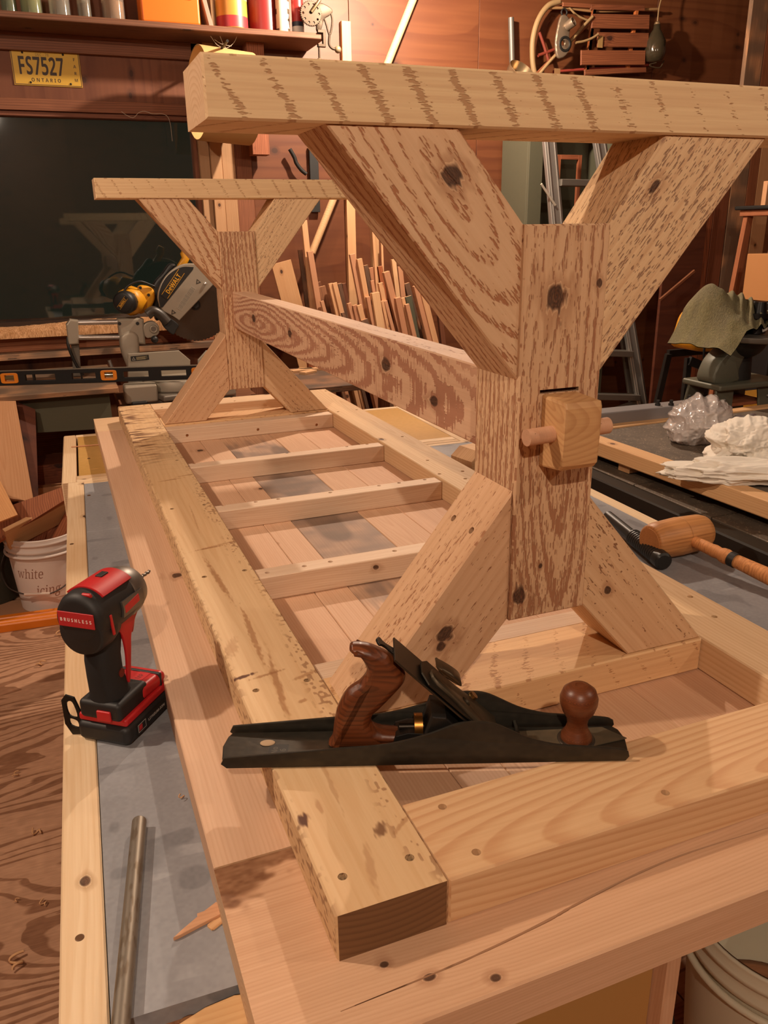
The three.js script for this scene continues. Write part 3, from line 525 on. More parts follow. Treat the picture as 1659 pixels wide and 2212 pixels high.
// =============================================================== hand plane
{
  const t = thing('hand_plane', 'old black iron bench plane with a brown wooden tote and round front knob', 'hand plane', [-0.053,0.052,-0.244], -.3668);
  const IRON = (() => { const N = noiser(.5, .1), a = N(20, 30, 1), b = N(160, 200, 2), c = N(7, 9, 3); return paint(512, 256, .5, .1, (u, v) => { const t = (a(u, v) - .5) * 26 + (b(u, v) - .5) * 16, k = sst(.6, .72, b(u, v) * .5 + c(u, v) * .5) * .6; return [mix(62, 104, k) + t * .6, mix(58, 84, k) + t * .5, mix(50, 58, k) + t * .4, .5 + t * .012]; }); })();
  const MI = new THREE.MeshStandardMaterial({ map: IRON.map, bumpMap: IRON.bump, bumpScale: .0005, roughness: .42, metalness: .65 });
  const MJ = mat([34, 31, 28], .5, .3), DUST = new THREE.MeshStandardMaterial({ map: IRON.map, roughness: .85, metalness: .1 }); DUST.color.setRGB(2.0, 1.6, 1.1);
  const uvBox = g => { const p = g.attributes.position, u = g.attributes.uv; for (let i = 0; i < p.count; i++) u.setXY(i, p.getX(i), p.getY(i) + p.getZ(i)); return g; };
  const side = [[.001, .004], [.0, .008], [.004, .014], [.12, .023], [.182, .0275], [.225, .038], [.262, .0525], [.284, .055], [.306, .0515], [.342, .033], [.37, .0245], [.388, .022], [.443, .0165], [.4555, .012], [.457, .006], [.452, .0005], [.008, .0005]];
  const top = spline(side.slice(2, 14), 60, false), prof = [[.0, .006], ...top, [.457, .006], [.453, .0004], [.006, .0004]];
  for (const z of [0, -.0615]) part(t, 'side_wall', smooth(uvBox(place(slab(prof.slice().reverse().map(p => p), .0036, .0012), [0, 0, z - .0036]))), MI);
  const foot = []; for (const [x, z] of [[.004, -.058], [0, -.05], [-.003, -.032], [0, -.01], [.004, -.0036], [.452, -.0036], [.458, -.012], [.461, -.032], [.458, -.05], [.452, -.058]]) foot.push([x, -z]);
  const sole = slab(foot.reverse(), .0075, .001); sole.rotateX(-Math.PI / 2); sole.translate(0, .0003, 0); part(t, 'sole', uvBox(sole), MI);
  const bedr = slab(circ(0, 0, .0235, 4, Math.PI / 4).map(p => [p[0] * 3.3 + .385, p[1] * 1.35 + .031]), .0012, 0); bedr.rotateX(-Math.PI / 2); bedr.translate(0, .0079, 0);
  part(t, 'toe_bed', uvBox(bedr), DUST, [0, 0, 0], [0, 0, 0], 'dusty toe');
  part(t, 'bed_rib', rbox(.004, .014, .05, .0015), MI, [.338, .013, -.031], [0, 0, .25]);
  // tote
  const k = (X, Y) => [.114 + X * .0001304, (970 - Y) * .0001525];
  const tote = [[78, 968], [80, 880], [95, 770], [130, 640], [215, 500], [320, 430], [385, 355], [383, 290], [335, 215], [262, 178], [248, 145], [262, 120], [310, 115], [400, 126], [490, 158], [590, 208], [650, 262], [706, 340], [716, 385], [690, 450], [600, 545], [500, 640], [440, 690], [416, 735], [424, 780], [470, 815], [560, 832], [660, 838], [705, 850], [718, 878], [690, 945], [650, 966]].map(q => k(...q));
  const TW = timber(512, 256, .3, .15, { light: [104, 56, 30], dark: [60, 30, 16], seed: 301, late: .5, fib: 1, tone: .9, slope: .2, ring: .006, stain: .5, fleck: [40, 24, 16] });
  const WT = woodMat(TW, { rough: .38, bump: .0003 });
  const tg = slab(spline(tote, 120), .026, .0095, [], 6); part(t, 'tote', smooth(uvBox(place(tg, [0, .0079, -.044])), 1), WT);
  part(t, 'tote_screw', new THREE.CylinderGeometry(.0045, .0045, .002, 20), mat([140, 104, 56], .4, .8), [.1965, .0265, -.031]);
  part(t, 'tote_screw', new THREE.CylinderGeometry(.005, .005, .004, 20), mat([70, 52, 34], .5, .6), [.183, .113, -.031], [0, 0, -.6]);
  // knob
  part(t, 'front_knob', lathe([[.0001, .0], [.0165, 0], [.018, .003], [.0175, .007], [.013, .015], [.0112, .022], [.0125, .03], [.018, .039], [.0212, .049], [.0215, .056], [.0185, .065], [.012, .0705], [.0055, .0722], [.005, .0712], [.0001, .0712]], 48), WT, [.404, .0082, -.031]);
  part(t, 'knob_ring', lathe([[.012, 0], [.021, 0], [.0215, .0015], [.02, .0025], [.012, .0025]], 40), mat([90, 84, 76], .35, .8), [.404, .0079, -.031]);
  // frog, irons, lever cap, adjusters: iron bed rises toward the tote at 45 degrees
  const tilt = (g, along, up, z) => { g.rotateZ(-Math.PI / 4); g.translate(.312 - (along - up) * Math.SQRT1_2, .0095 + (along + up) * Math.SQRT1_2, z); return g; };
  const frog = slab([[.318, .0], [.292, .005], [.252, .048], [.236, .05], [.226, .018], [.215, 0]].reverse(), .046, .002); part(t, 'frog', uvBox(place(frog, [0, .008, -.054])), MJ);
  const blade = slab([[-.004, -.026], [.158, -.026], [.168, -.0255], [.168, .0255], [.158, .026], [-.004, .026]], .0024, .0005); blade.rotateX(-Math.PI / 2); blade.rotateZ(Math.PI); part(t, 'blade', uvBox(tilt(blade, 0, .004, -.031)), mat([70, 64, 56], .38, .85), [0, 0, 0], [0, 0, 0], 'plane iron');
  const cap = slab([[.004, -.0255], [.12, -.0255], [.13, -.012], [.13, .012], [.12, .0255], [.004, .0255]], .0026, .0008); cap.rotateX(-Math.PI / 2); cap.rotateZ(Math.PI); part(t, 'cap_iron', uvBox(tilt(cap, 0, .0085, -.031)), mat([58, 52, 44], .45, .8));
  const lc = []; for (const [x, z] of [[.01, -.0245], [.05, -.0225], [.085, -.015], [.108, -.0135], [.116, -.008], [.118, 0], [.116, .008], [.108, .0135], [.085, .015], [.05, .0225], [.01, .0245]]) lc.push([x, z]);
  const lever = slab(lc, .009, .0025, [circ(.062, 0, .0055, 16).reverse()]); lever.rotateX(-Math.PI / 2); lever.rotateZ(Math.PI); part(t, 'lever_cap', smooth(uvBox(tilt(lever, 0, .0125, -.031)), .7), new THREE.MeshStandardMaterial({ map: IRON.map, roughness: .5, metalness: .6, color: new THREE.Color(1.5, 1.25, .95) }));
  part(t, 'cam_lever', smooth(tilt(place(slab(spline([[0, 0], [.012, .004], [.03, .006], [.038, .002], [.03, -.001], [.012, -.003]], 40), .022, .002), [-.123, .017, -.011]), 0, .006, -.031), 1), mat([84, 72, 56], .4, .8));
  part(t, 'cap_screw', tilt(new THREE.CylinderGeometry(.0052, .0052, .004, 18), .062, .0225, -.031), mat([126, 100, 60], .35, .9));
  part(t, 'adjuster_rod', rod([.25, .03, -.031], [.2, .03, -.031], .005, .005), mat([40, 34, 28], .4, .8));
  const wheel = new THREE.CylinderGeometry(.0145, .0145, .0095, 36); wheel.rotateZ(Math.PI / 2); part(t, 'adjuster_wheel', wheel, mat([150, 104, 48], .35, .9), [.222, .031, -.031], [0, 0, 0], 'brass adjusting wheel');
  const lat = slab(spline([[0, -.007], [.022, -.004], [.03, -.008], [.034, 0], [.03, .008], [.022, .004], [0, .007]], 40), .003, .0008); lat.rotateX(-Math.PI / 2); lat.rotateZ(Math.PI * .78); part(t, 'lateral_lever', lat, mat([34, 30, 26], .4, .7), [.203, .122, -.031]);
  part(t, 'handle_casting', place(slab([[.125, 0], [.2, 0], [.235, .012], [.26, .02], [.21, .024], [.196, .02], [.19, .004], [.125, .003]], .03, .001), [0, .0075, -.046]), MJ);
  const txt = print(128, 128, (x) => { x.fillStyle = '#2c2a26'; x.fillRect(0, 0, 128, 128); x.fillStyle = '#4d483f'; x.font = 'bold 56px sans-serif'; x.textAlign = 'center'; x.save(); x.translate(64, 64); x.rotate(-Math.PI / 2); x.fillText('No', 0, -6); x.fillText('6', 0, 50); x.restore(); });
  const mark = new THREE.PlaneGeometry(.022, .022); mark.rotateX(-Math.PI / 2); part(t, 'cast_number', mark, new THREE.MeshStandardMaterial({ map: txt, roughness: .5, metalness: .5 }), [.062, .0081, -.022]);
  const putty = new THREE.SphereGeometry(.006, 14, 8); putty.scale(1.5, .25, 1); part(t, 'dried_blob', putty, mat([176, 150, 118], .8), [.048, .0081, -.036]);
}

// =============================================================== impact driver
{
  const t = thing('impact_driver', 'red and black cordless impact driver standing on its battery on the grey bench top', 'impact driver', [-.141, -.048, -.541], .9);
  const BLK = mat([30, 29, 29], .55), RUB = mat([24, 24, 25], .75), RED = mat([186, 32, 36], .42), GRY = mat([120, 116, 110], .42, .7);
  const A = (g, h = .196) => { g.rotateZ(-Math.PI / 2); g.translate(0, h, 0); return g; };          // lathe axis onto the driver's long axis (profile y = forward)
  part(t, 'battery', rbox(.112, .03, .082, .009, 4), BLK, [.002, .0155, 0]);
  part(t, 'battery_rail', rbox(.106, .012, .077, .004, 3), RED, [.003, .036, 0], [0, 0, 0], 'red band round the battery');
  part(t, 'battery_cover', rbox(.062, .022, .07, .008, 4), RED, [.03, .05, 0], [0, 0, -.08], 'red battery top');
  part(t, 'battery_strap', rbox(.006, .024, .072, .003, 3), BLK, [.045, .05, 0], [0, 0, -.08]);
  part(t, 'foot', rbox(.072, .028, .066, .007, 4), BLK, [-.018, .052, 0]);
  part(t, 'release_button', rbox(.006, .016, .022, .002), RED, [-.054, .047, .008]);
  const clip = slab([[0, 0], [.02, -.004], [.03, .012], [.03, .05], [.022, .06], [.008, .058], [-.002, .03]], .003, .0008, [spline([[.007, .028], [.02, .028], [.022, .046], [.012, .05]], 16).reverse(), spline([[.008, .01], [.02, .012], [.02, .022], [.008, .02]], 16).reverse()]);
  clip.rotateY(Math.PI / 2); part(t, 'belt_clip', clip, mat([36, 34, 32], .4, .6), [-.046, .004, -.037]);
  // grip: rounded section swept from foot to motor housing
  const rings = [[-.024, .06, .028, .026], [-.026, .075, .025, .023], [-.03, .1, .024, .0205], [-.03, .125, .024, .0205], [-.024, .15, .025, .021], [-.016, .168, .03, .023], [-.01, .185, .034, .024]], gp = [], gi = [], n = 28;
  rings.forEach(r => { for (let i = 0; i < n; i++) { const a = i / n * Math.PI * 2, c = Math.cos(a), s = Math.sin(a); gp.push(r[0] + r[2] * Math.sign(c) * Math.pow(Math.abs(c), .75), r[1], r[3] * Math.sign(s) * Math.pow(Math.abs(s), .75)); } });
  for (let j = 0; j + 1 < rings.length; j++) for (let i = 0; i < n; i++) { const a = j * n + i, b = j * n + (i + 1) % n; gi.push(a, a + n, b, b, a + n, b + n); }
  const grip = new THREE.BufferGeometry(); grip.setAttribute('position', new THREE.Float32BufferAttribute(gp, 3)); grip.setIndex(gi); grip.computeVertexNormals(); part(t, 'grip', grip, RUB);
  for (const s of [1, -1]) {
    const st = slab(spline([[-.012, .08], [-.008, .12], [-.012, .15], [-.026, .172], [.0, .176], [.026, .186], [.036, .176], [.018, .158], [.008, .142], [.003, .12], [-.006, .082]], 50), .0045, .0012); st.translate(0, 0, s > 0 ? .0185 : -.023); part(t, 'side_stripe', st, RED);
    const logo = new THREE.CylinderGeometry(.0062, .0062, .002, 20); logo.rotateX(Math.PI / 2); part(t, 'badge', logo, mat([120, 40, 30], .4, .5), [-.022, .098, s * .0206]);
  }
  part(t, 'trigger', rbox(.016, .03, .016, .006, 3), RUB, [.012, .146, 0], [0, 0, -.2]);
  part(t, 'trigger_guard', place(slab(spline([[-.03, .0], [.012, .01], [.04, .012], [.042, .0], [.03, -.012], [.02, -.03], [.006, -.02], [-.02, -.014]], 44), .036, .004), [0, .168, -.018]), RED);
  // motor housing
  const body = A(lathe([[.0001, -.07], [.026, -.0695], [.034, -.066], [.0375, -.058], [.0385, -.045], [.038, -.02], [.037, .012], [.034, .02], [.0001, .02]], 48)); body.scale(1, 1, .96); body.translate(0, .0, 0);
  part(t, 'motor_housing', body, BLK);
  part(t, 'rear_bulge', (() => { const g = A(lathe([[.0001, -.069], [.03, -.068], [.0335, -.06], [.034, -.035], [.03, -.02], [.0001, -.018]], 40), .178); return g; })(), BLK);
  const topShell = new THREE.CylinderGeometry(.0392, .0392, .066, 40, 1, false, -.75, 1.5); topShell.rotateZ(-Math.PI / 2); topShell.rotateX(Math.PI / 2 * 0); 
  const ts = (() => { const p = []; const s = new THREE.Shape(); s.absarc(0, 0, .0396, Math.PI * .26, Math.PI * .74, false); s.absarc(0, 0, .036, Math.PI * .74, Math.PI * .26, true); const g = new THREE.ExtrudeGeometry(s, { depth: .062, bevelEnabled: true, bevelSize: .0008, bevelThickness: .0008, bevelSegments: 2, curveSegments: 30 }); g.rotateY(Math.PI / 2); g.translate(-.046, .196, 0); return g; })();
  part(t, 'top_shell', ts, RED, [0, 0, 0], [0, 0, 0], 'red top shell');
  part(t, 'shell_notch', rbox(.016, .003, .01, .001), BLK, [-.008, .2365, 0]);
  for (const s of [1, -1]) {
    const pl = (() => { const q = new THREE.Shape(); q.absarc(0, 0, .0392, -.26, .34, false); q.absarc(0, 0, .036, .34, -.26, true); const g = new THREE.ExtrudeGeometry(q, { depth: .05, bevelEnabled: false, curveSegments: 12 }); g.rotateY(s > 0 ? -Math.PI / 2 : Math.PI / 2); g.rotateX(0); if (s > 0) { g.rotateY(0); } return g; })();
    const pp = new THREE.Shape(); pp.absarc(0, 0, .0394, -.3, .3, false); pp.absarc(0, 0, .036, .3, -.3, true);
    const g = new THREE.ExtrudeGeometry(pp, { depth: .048, bevelEnabled: false, curveSegments: 12 }); g.rotateZ(-Math.PI / 2); if (s < 0) g.rotateZ(Math.PI); g.rotateZ(Math.PI / 2); g.rotateY(Math.PI / 2); g.rotateX(s > 0 ? 0 : 0);
    const m = new THREE.Matrix4(); g.applyMatrix4(m); const c = new THREE.Box3().setFromBufferGeometry?.(g); 
    g.computeBoundingBox(); const bb = g.boundingBox; if ((bb.min.z + bb.max.z) * s < 0) g.rotateX(Math.PI); part(t, 'side_panel', g, GRY, [-.024, .196, 0], [0, 0, 0], 'grey and red name panel');
    part(t, 'side_slash', rbox(.034, .011, .003, .001), RED, [-.004, .197, s * .0382], [s * -.02, 0, .12]);
    part(t, 'vent', rbox(.004, .03, .003, .001), RED, [-.048, .186, s * .0366], [0, 0, .1]);
  }
  part(t, 'rear_window', rbox(.005, .008, .014, .002), RED, [-.058, .229, .012], [0, 0, .5]);
  part(t, 'nose', A(lathe([[.0355, .012], [.0372, .018], [.036, .03], [.031, .045], [.024, .053], [.0001, .054]], 44)), GRY, [0, 0, 0], [0, 0, 0], 'grey metal nose');
  part(t, 'collet', A(lathe([[.011, .05], [.0115, .066], [.0095, .069], [.0001, .069]], 28)), mat([34, 32, 32], .5, .4));
  const bit = []; for (let i = 0; i <= 30; i++) bit.push([.066 + i * .0011, .196 + .0014 * Math.sin(i * .9), .0014 * Math.cos(i * .9)]);
  part(t, 'drill_bit', mergeGeometries([cable(bit, .0016, 60, 6), A(lathe([[.003, .062], [.003, .074], [.0018, .078], [.0018, .1], [.0001, .103]], 12))]), mat([120, 114, 106], .3, .9));
  const lab = print(256, 96, (x) => { x.fillStyle = '#b3262a'; x.fillRect(0, 0, 256, 96); x.fillStyle = '#e9e2d8'; x.font = 'bold 30px sans-serif'; x.textAlign = 'center'; x.textBaseline = 'middle'; 'BRUSHLESS'.split('').forEach((c, i) => x.fillText(c, 24 + i * 26, 50)); });
  const lg = rbox(.054, .021, .002, .0008); lg.rotateY(-Math.PI / 2); 
  { const p = lg.attributes.position, u = lg.attributes.uv; for (let i = 0; i < p.count; i++) u.setXY(i, p.getZ(i) / .054 + .5, p.getY(i) / .021 + .5); }
  part(t, 'rear_label', lg, new THREE.MeshStandardMaterial({ map: lab, roughness: .45 }), [-.0705, .199, 0], [0, 0, 0], 'red label lettered BRUSHLESS');
  const bl = print(256, 64, (x) => { x.fillStyle = '#1b1a1a'; x.fillRect(0, 0, 256, 64); x.fillStyle = '#b3262a'; x.fillRect(18, 18, 26, 28); x.strokeStyle = '#c9c4bc'; x.lineWidth = 3; x.strokeRect(12, 12, 60, 40); x.fillStyle = '#cfc9c0'; x.font = 'bold 22px sans-serif'; x.fillText('LITHIUM-ION', 92, 40); });
  const bp = new THREE.PlaneGeometry(.078, .018); part(t, 'battery_label', bp, new THREE.MeshStandardMaterial({ map: bl, roughness: .5 }), [.006, .0155, .0414]);
  const mk = print(128, 64, (x) => { x.fillStyle = '#ba2024'; x.fillRect(0, 0, 128, 64); x.fillStyle = '#3a1214'; x.font = '40px sans-serif'; x.fillText('MP', 30, 46); });
  const mg = new THREE.PlaneGeometry(.034, .018); mg.rotateX(-Math.PI / 2); part(t, 'marker_initials', mg, new THREE.MeshStandardMaterial({ map: mk, roughness: .5 }), [.03, .0615, .012], [0, 0, -.08]);
}

// =============================================================== mallet, black grip, block on the right of the bench
{
  const a = [0.934,-0.007,-0.73], e = [1.088,-0.007,-0.737], A = V(a), B = V(e), L = A.distanceTo(B), c = A.clone().add(B).multiplyScalar(.5);
  const t = thing('wooden_mallet', 'round wooden mallet with a long turned handle lying on the grey bench top', 'mallet', [c.x, -.0475, c.z], Math.atan2(-(B.z - A.z), B.x - A.x));
  const MW = timber(512, 256, .3, .15, { light: [196, 138, 84], dark: [146, 92, 50], seed: 401, late: .4, fib: .9, tone: .9, slope: .06, ring: .008, stain: .5, fleck: [104, 66, 40], knots: [[.2, .05, .004]] });
  const W = woodMat(MW, { rough: .5 }), h = L / 2, r = .0415;
  const head = lathe([[.0001, -h], [r * .72, -h], [r * .86, -h + .004], [r * .95, -h + .02], [r, 0], [r * .99, .004], [r * .955, .0045], [r * .955, .0055], [r * .985, .006], [r * .93, h - .02], [r * .82, h - .006], [r * .62, h], [.0001, h + .001]], 44); head.rotateZ(-Math.PI / 2); head.translate(0, r, 0);
  { const p = head.attributes.position, u = head.attributes.uv; for (let i = 0; i < p.count; i++) u.setXY(i, p.getX(i), Math.atan2(p.getZ(i), p.getY(i) - r) * r); }
  part(t, 'head', head, W);
  const fr = new THREE.CylinderGeometry(r * .71, r * .71, .002, 30); fr.rotateZ(Math.PI / 2); part(t, 'worn_face', fr, tinted(MW, 1.0, .95, .9), [-h - .0006, r, 0], [0, 0, 0], 'bruised end grain');
  const hd = lathe([[.0001, .0], [.0125, .0], [.0125, .05], [.0138, .06], [.0122, .072], [.0148, .078], [.016, .088], [.0135, .1], [.0142, .13], [.0165, .2], [.0165, .27], [.0145, .31], [.0001, .313]], 30);
  hd.rotateX(Math.PI / 2); const g = new THREE.Group(); const hm = part(t, 'handle', hd, tinted(MW, 1.05, .96, .9), [.008, r, .03], [.075, .1, 0]);
  const tape = lathe([[.0148, 0], [.0152, .001], [.0152, .014], [.0148, .015]], 30); tape.rotateX(Math.PI / 2); part(t, 'tape_band', tape, mat([30, 28, 26], .5), [.0156, .0355, .128], [.075, .1, 0], 'black tape band');
}
{
  const a = [0.927,-0.028,-0.674], e = [0.97,-0.028,-0.852];
  const t = thing('tool_grip', 'black ribbed rubber tool handle lying on the grey sheet next to the mallet head', 'tool handle', a);
  const d = [e[0] - a[0], 0, e[2] - a[2]], L = Math.hypot(d[0], d[2]), prof = [[.0001, 0], [.014, 0], [.0185, .003], [.0192, .01], [.019, .024]]; for (let i = 0; i < 14; i++) { const y = .026 + i * .0085; prof.push([.0165, y], [.0182, y + .003], [.0182, y + .006]); } prof.push([.013, .15], [.0125, L + .1], [.0001, L + .1]);
  const g = lathe(prof, 24); g.applyMatrix4(new THREE.Matrix4().makeRotationFromQuaternion(new THREE.Quaternion().setFromUnitVectors(new THREE.Vector3(0, 1, 0), V(d).normalize()))); part(t, 'grip', smooth(g, .5), mat([30, 30, 29], .45));
}
{
  const p = [0.907,-0.048,-1.509]; const pts = [[-.02, 0], [.12, 0], [.12, .055], [.012, .055], [-.02, .03]];
  solo('wood_block', 'pale wooden block with a chamfered end on the bench behind the near trestle post', 'wood block', slab(pts, .1, .003), tinted(PINE, 1.02, .9, .74), [p[0] - .005, -.0478, p[2] - .06], [0, .2, 0]);
}

// =============================================================== right: table saw, fence, panel, rags and bag
const CASTIRON = (() => { const N = noiser(.8, .8), a = N(5, 5, 1), b = N(40, 60, 2), c = N(300, 300, 3); return paint(512, 512, .8, .8, (u, v) => { const t = (a(u, v) - .5) * 22 + (b(u, v) - .5) * 14, k = sst(.83, .9, c(u, v)) * 60; return [92 + t + k, 80 + t * .9 + k * .9, 68 + t * .8 + k * .7, .5]; }); })();
const MCAST = new THREE.MeshStandardMaterial({ map: CASTIRON.map, roughness: .55, metalness: .25 });
const ALU = mat([170, 166, 160], .42, .75), ALUD = mat([120, 114, 106], .5, .6), BLACKP = mat([26, 25, 24], .6), GREEN = mat([92, 92, 78], .5, .15), DKM = mat([38, 36, 34], .55, .4);
{
  const t = thing('table_saw', 'dark cast-iron table saw with jointed tables and a black front rail beside the bench', 'table saw', [1.2, -.92, -.8]);
  const y = .858; // table surface .06 below the tabletop's underside
  for (const [a, b] of [[-1.15, -.416], [-.413, -.119], [-.116, .9]]) part(t, 'saw_table', board(.078, y - .03, a, .7, y, b, 'z', { u: rr(0, 1), b: .002 }), MCAST);
  part(t, 'front_rail', board(.012, y - .075, -1.15, .062, y + .004, .95, 'z', { b: .004 }), mat([50, 48, 45], .42, .6));
  part(t, 'rail_flange', board(.0625, y - .1, -1.15, .077, y - .02, .95, 'z', { b: .001 }), BLACKP);
  part(t, 'cabinet', board(.14, 0, -.75, .62, y - .031, .5, 'y', { b: .01 }), mat([44, 42, 38], .6, .2));
  for (const z of [-.95, -.3, .35]) part(t, 'rail_bolt', place(new THREE.CylinderGeometry(.007, .007, .006, 12), [.0112, y - .035, z], [0, 0, Math.PI / 2]), BLACKP);
  const f = thing('rip_fence', 'grey rectangular steel rip fence with black bolts on the saw table behind the plastic bag', 'rip fence', [1.2, 0, -1.62]);
  part(f, 'tube', rbox(.86, .062, .07, .004), mat([150, 148, 150], .4, .35), [.26, .022, 0], [0, -.03, 0]);
  part(f, 'end_cap', rbox(.045, .058, .066, .004), BLACKP, [.712, .021, .0]);
  part(f, 'foot', rbox(.3, .052, .05, .003), DKM, [.2, -.034, .0]);
  for (const [x, z] of [[.47, .012], [.51, .03], [.62, -.01]]) part(f, 'bolt', mergeGeometries([new THREE.CylinderGeometry(.009, .009, .008, 14).toNonIndexed(), place(new THREE.CylinderGeometry(.006, .006, .014, 6).toNonIndexed(), [0, .008, 0])]), BLACKP, [x, .056, z]);
  const q = thing('aluminium_track', 'pale aluminium track pieces lying behind the rip fence', 'track', [1.4, -.06, -1.86]);
  for (const k of [0, 1]) { const g = slab([[0, 0], [.03, 0], [.03, .03], [.02, .03], [.02, .018], [.01, .018], [.01, .03], [0, .03]], .9, .001); g.rotateY(1.05); part(q, 'track', g, ALU, [-.1, .0, -.12 + k * .09]); }
}
{
  const t = thing('outfeed_panel', 'dark sheet panel edged with pine boards laid over the table saw', 'panel', [1.315, -.03, -.8], .033);
  part(t, 'edge_board', board(0, 0, -.78, .052, .045, .55, 'z', { u: .1, b: .003, slots: 1 }), [tinted(PINE, .98, .82, .62), WEND]);
  part(t, 'edge_board', board(.0523, 0, -.78, 1.0, .045, -.735, 'x', { u: .6, b: .003, slots: 1 }), [tinted(PINE, .95, .8, .6), WEND]);
  part(t, 'sheet', board(.0525, .01, -.7345, .95, .04, .55, 'z', { u: .2 }), new THREE.MeshStandardMaterial({ map: CASTIRON.map, roughness: .75, metalness: 0 }));
  for (const z of [-.55, 0, .4]) part(t, 'batten', board(.03, -.0298, z, .6, -.0002, z + .05, 'x', {}), tinted(PINE, .7, .55, .42));
  part(t, 'nail', lathe([[.0001, .001], [.004, .001], [.005, 0]], 14), mat([110, 84, 60], .5, .5), [.03, .0452, .11]);
}
// crumpled soft things
const ridge = (x, y, z, s, f) => { let a = 0, w = 1, t = 0; for (let i = 0; i < 4; i++) { const n = vn(x * f + z * .7 * f + 31, y * f - z * .6 * f + 57, 256, 256, s + i) ; a += w * (1 - Math.sqrt(.0015 + (n * 2 - 1) ** 2)); t += w; w *= .48; f *= 1.9; } return a / t; };
function crumple(sx, sy, sz, s, f, amp, detail = 5, flat = .25) {
  let g = new THREE.IcosahedronGeometry(1, detail * 6); g = mergeVertices(g.deleteAttribute('normal').deleteAttribute('uv'), 1e-4); const p = g.attributes.position;
  for (let i = 0; i < p.count; i++) {
    const x = p.getX(i), y = p.getY(i), z = p.getZ(i), r = 1 + (ridge(x + 3, y + z * .5 + 3, z + 3, s, f) - .62) * amp * 2;
    let Y = y * r; if (Y < -flat) Y = -flat + (Y + flat) * .06;
    p.setXYZ(i, x * r * sx, (Y + flat) * sy, z * r * sz);
  }
  g.computeVertexNormals(); return g;
}
const CLOTH = phys(0xe6dfd2, { roughness: .95, sheen: .2 });
{
  const p = [1.555,0.012,-1.264];
  const bag = phys(0xd8d0cc, { roughness: .16, transmission: .35, thickness: 0, ior: 1.4, clearcoat: .6, clearcoatRoughness: .15 });
  const g = crumple(.118, .085, .082, 5, 2.1, .2, 6, .55); g.rotateY(.25); solo('plastic_bag', 'crumpled glossy clear plastic bag on the dark panel in front of the rip fence', 'plastic bag', g, bag, [p[0] + .035, .0118, p[2] - .06]);
  const n = crumple(.085, .045, .05, 9, 1.8, .25, 4, .5); n.rotateY(-.2); solo('plastic_bag', 'grey twisted neck of loose plastic film between the glossy bag and white rags', 'plastic bag', n, phys(0x9a9090, { roughness: .25, transmission: .35, thickness: 0 }), [p[0] + .165, .0118, p[2] - .02]);
  const q = [1.517,0.012,-1.062]; const r = crumple(.13, .075, .1, 14, 2.3, .3, 7, .5); solo('white_rag', 'big crumpled white cotton rag heaped on the dark panel beside the plastic bag', 'rag', r, CLOTH, [q[0] + .045, .0118, q[2] - .03]);
  const u = [1.339,0.046,-0.972]; const w = crumple(.17, .034, .055, 23, 2.2, .36, 6, .5); w.rotateY(-.62); solo('white_rag', 'flat strip of white rag lying along the pine edge in front of the heaped rag', 'rag', w, CLOTH, [u[0] + .04, .0155, u[2] + .03]);
}
// step ladder
{
  const t = thing('step_ladder', 'aluminium step ladder standing folded behind the near trestle', 'step ladder', [0, -.92, 0]);
  const Y = .92, up = p => [p[0], p[1] + Y, p[2]];
  const a0 = [2.434,1.221,-3.6], a1 = [2.661,-0.62,-3.45], b0 = [2.738,1.232,-3.6], b1 = [3.2,-0.678,-3.45];
  const ext = (p, q) => { const s = (-.92 - p[1]) / (q[1] - p[1]); return [p[0] + (q[0] - p[0]) * s, -.92, p[2] + (q[2] - p[2]) * s]; };
  const lerp = (p, q, s) => [0, 1, 2].map(i => p[i] + (q[i] - p[i]) * s);
  for (const [p, q] of [[a0, a1], [b0, b1]]) { const e = ext(p, q); part(t, 'stile', stick(up(p), up(e), .075, .03, { b: .003, side: [0, 0, 1] }), ALU); part(t, 'rear_leg', stick(up([p[0] + .03, p[1], p[2] - .06]), up([e[0] + .03, -.92, e[2] - .16]), .04, .02, { side: [0, 0, 1] }), ALUD); for (const d of [-.022, .022]) part(t, 'stile_rib', stick(up([p[0] + d, p[1], p[2] + .017]), up([e[0] + d, -.92, e[2] + .017]), .006, .006, { b: .001 }), ALU); }
  for (const s of [.2, .46, .7, .84, .97]) { const p = lerp(a0, a1, s), q = lerp(b0, b1, s); part(t, 'tread', stick(up([p[0] + .03, p[1], p[2]]), up([q[0] - .03, q[1], q[2]]), .035, .08, { b: .003, side: [0, 0, 1] }), ALUD); }
  part(t, 'spreader', stick(up([2.386,0.845,-3.54]), up([2.484,0.734,-3.54]), .012, .006, { b: .001 }), mat([226, 220, 204], .3, .5), [0, 0, 0], [0, 0, 0], 'bright folding spreader');
  part(t, 'brace', stick(up(lerp(a0, a1, .93)), up(lerp(b0, b1, .85)), .025, .006, { b: .001 }), ALUD);
}
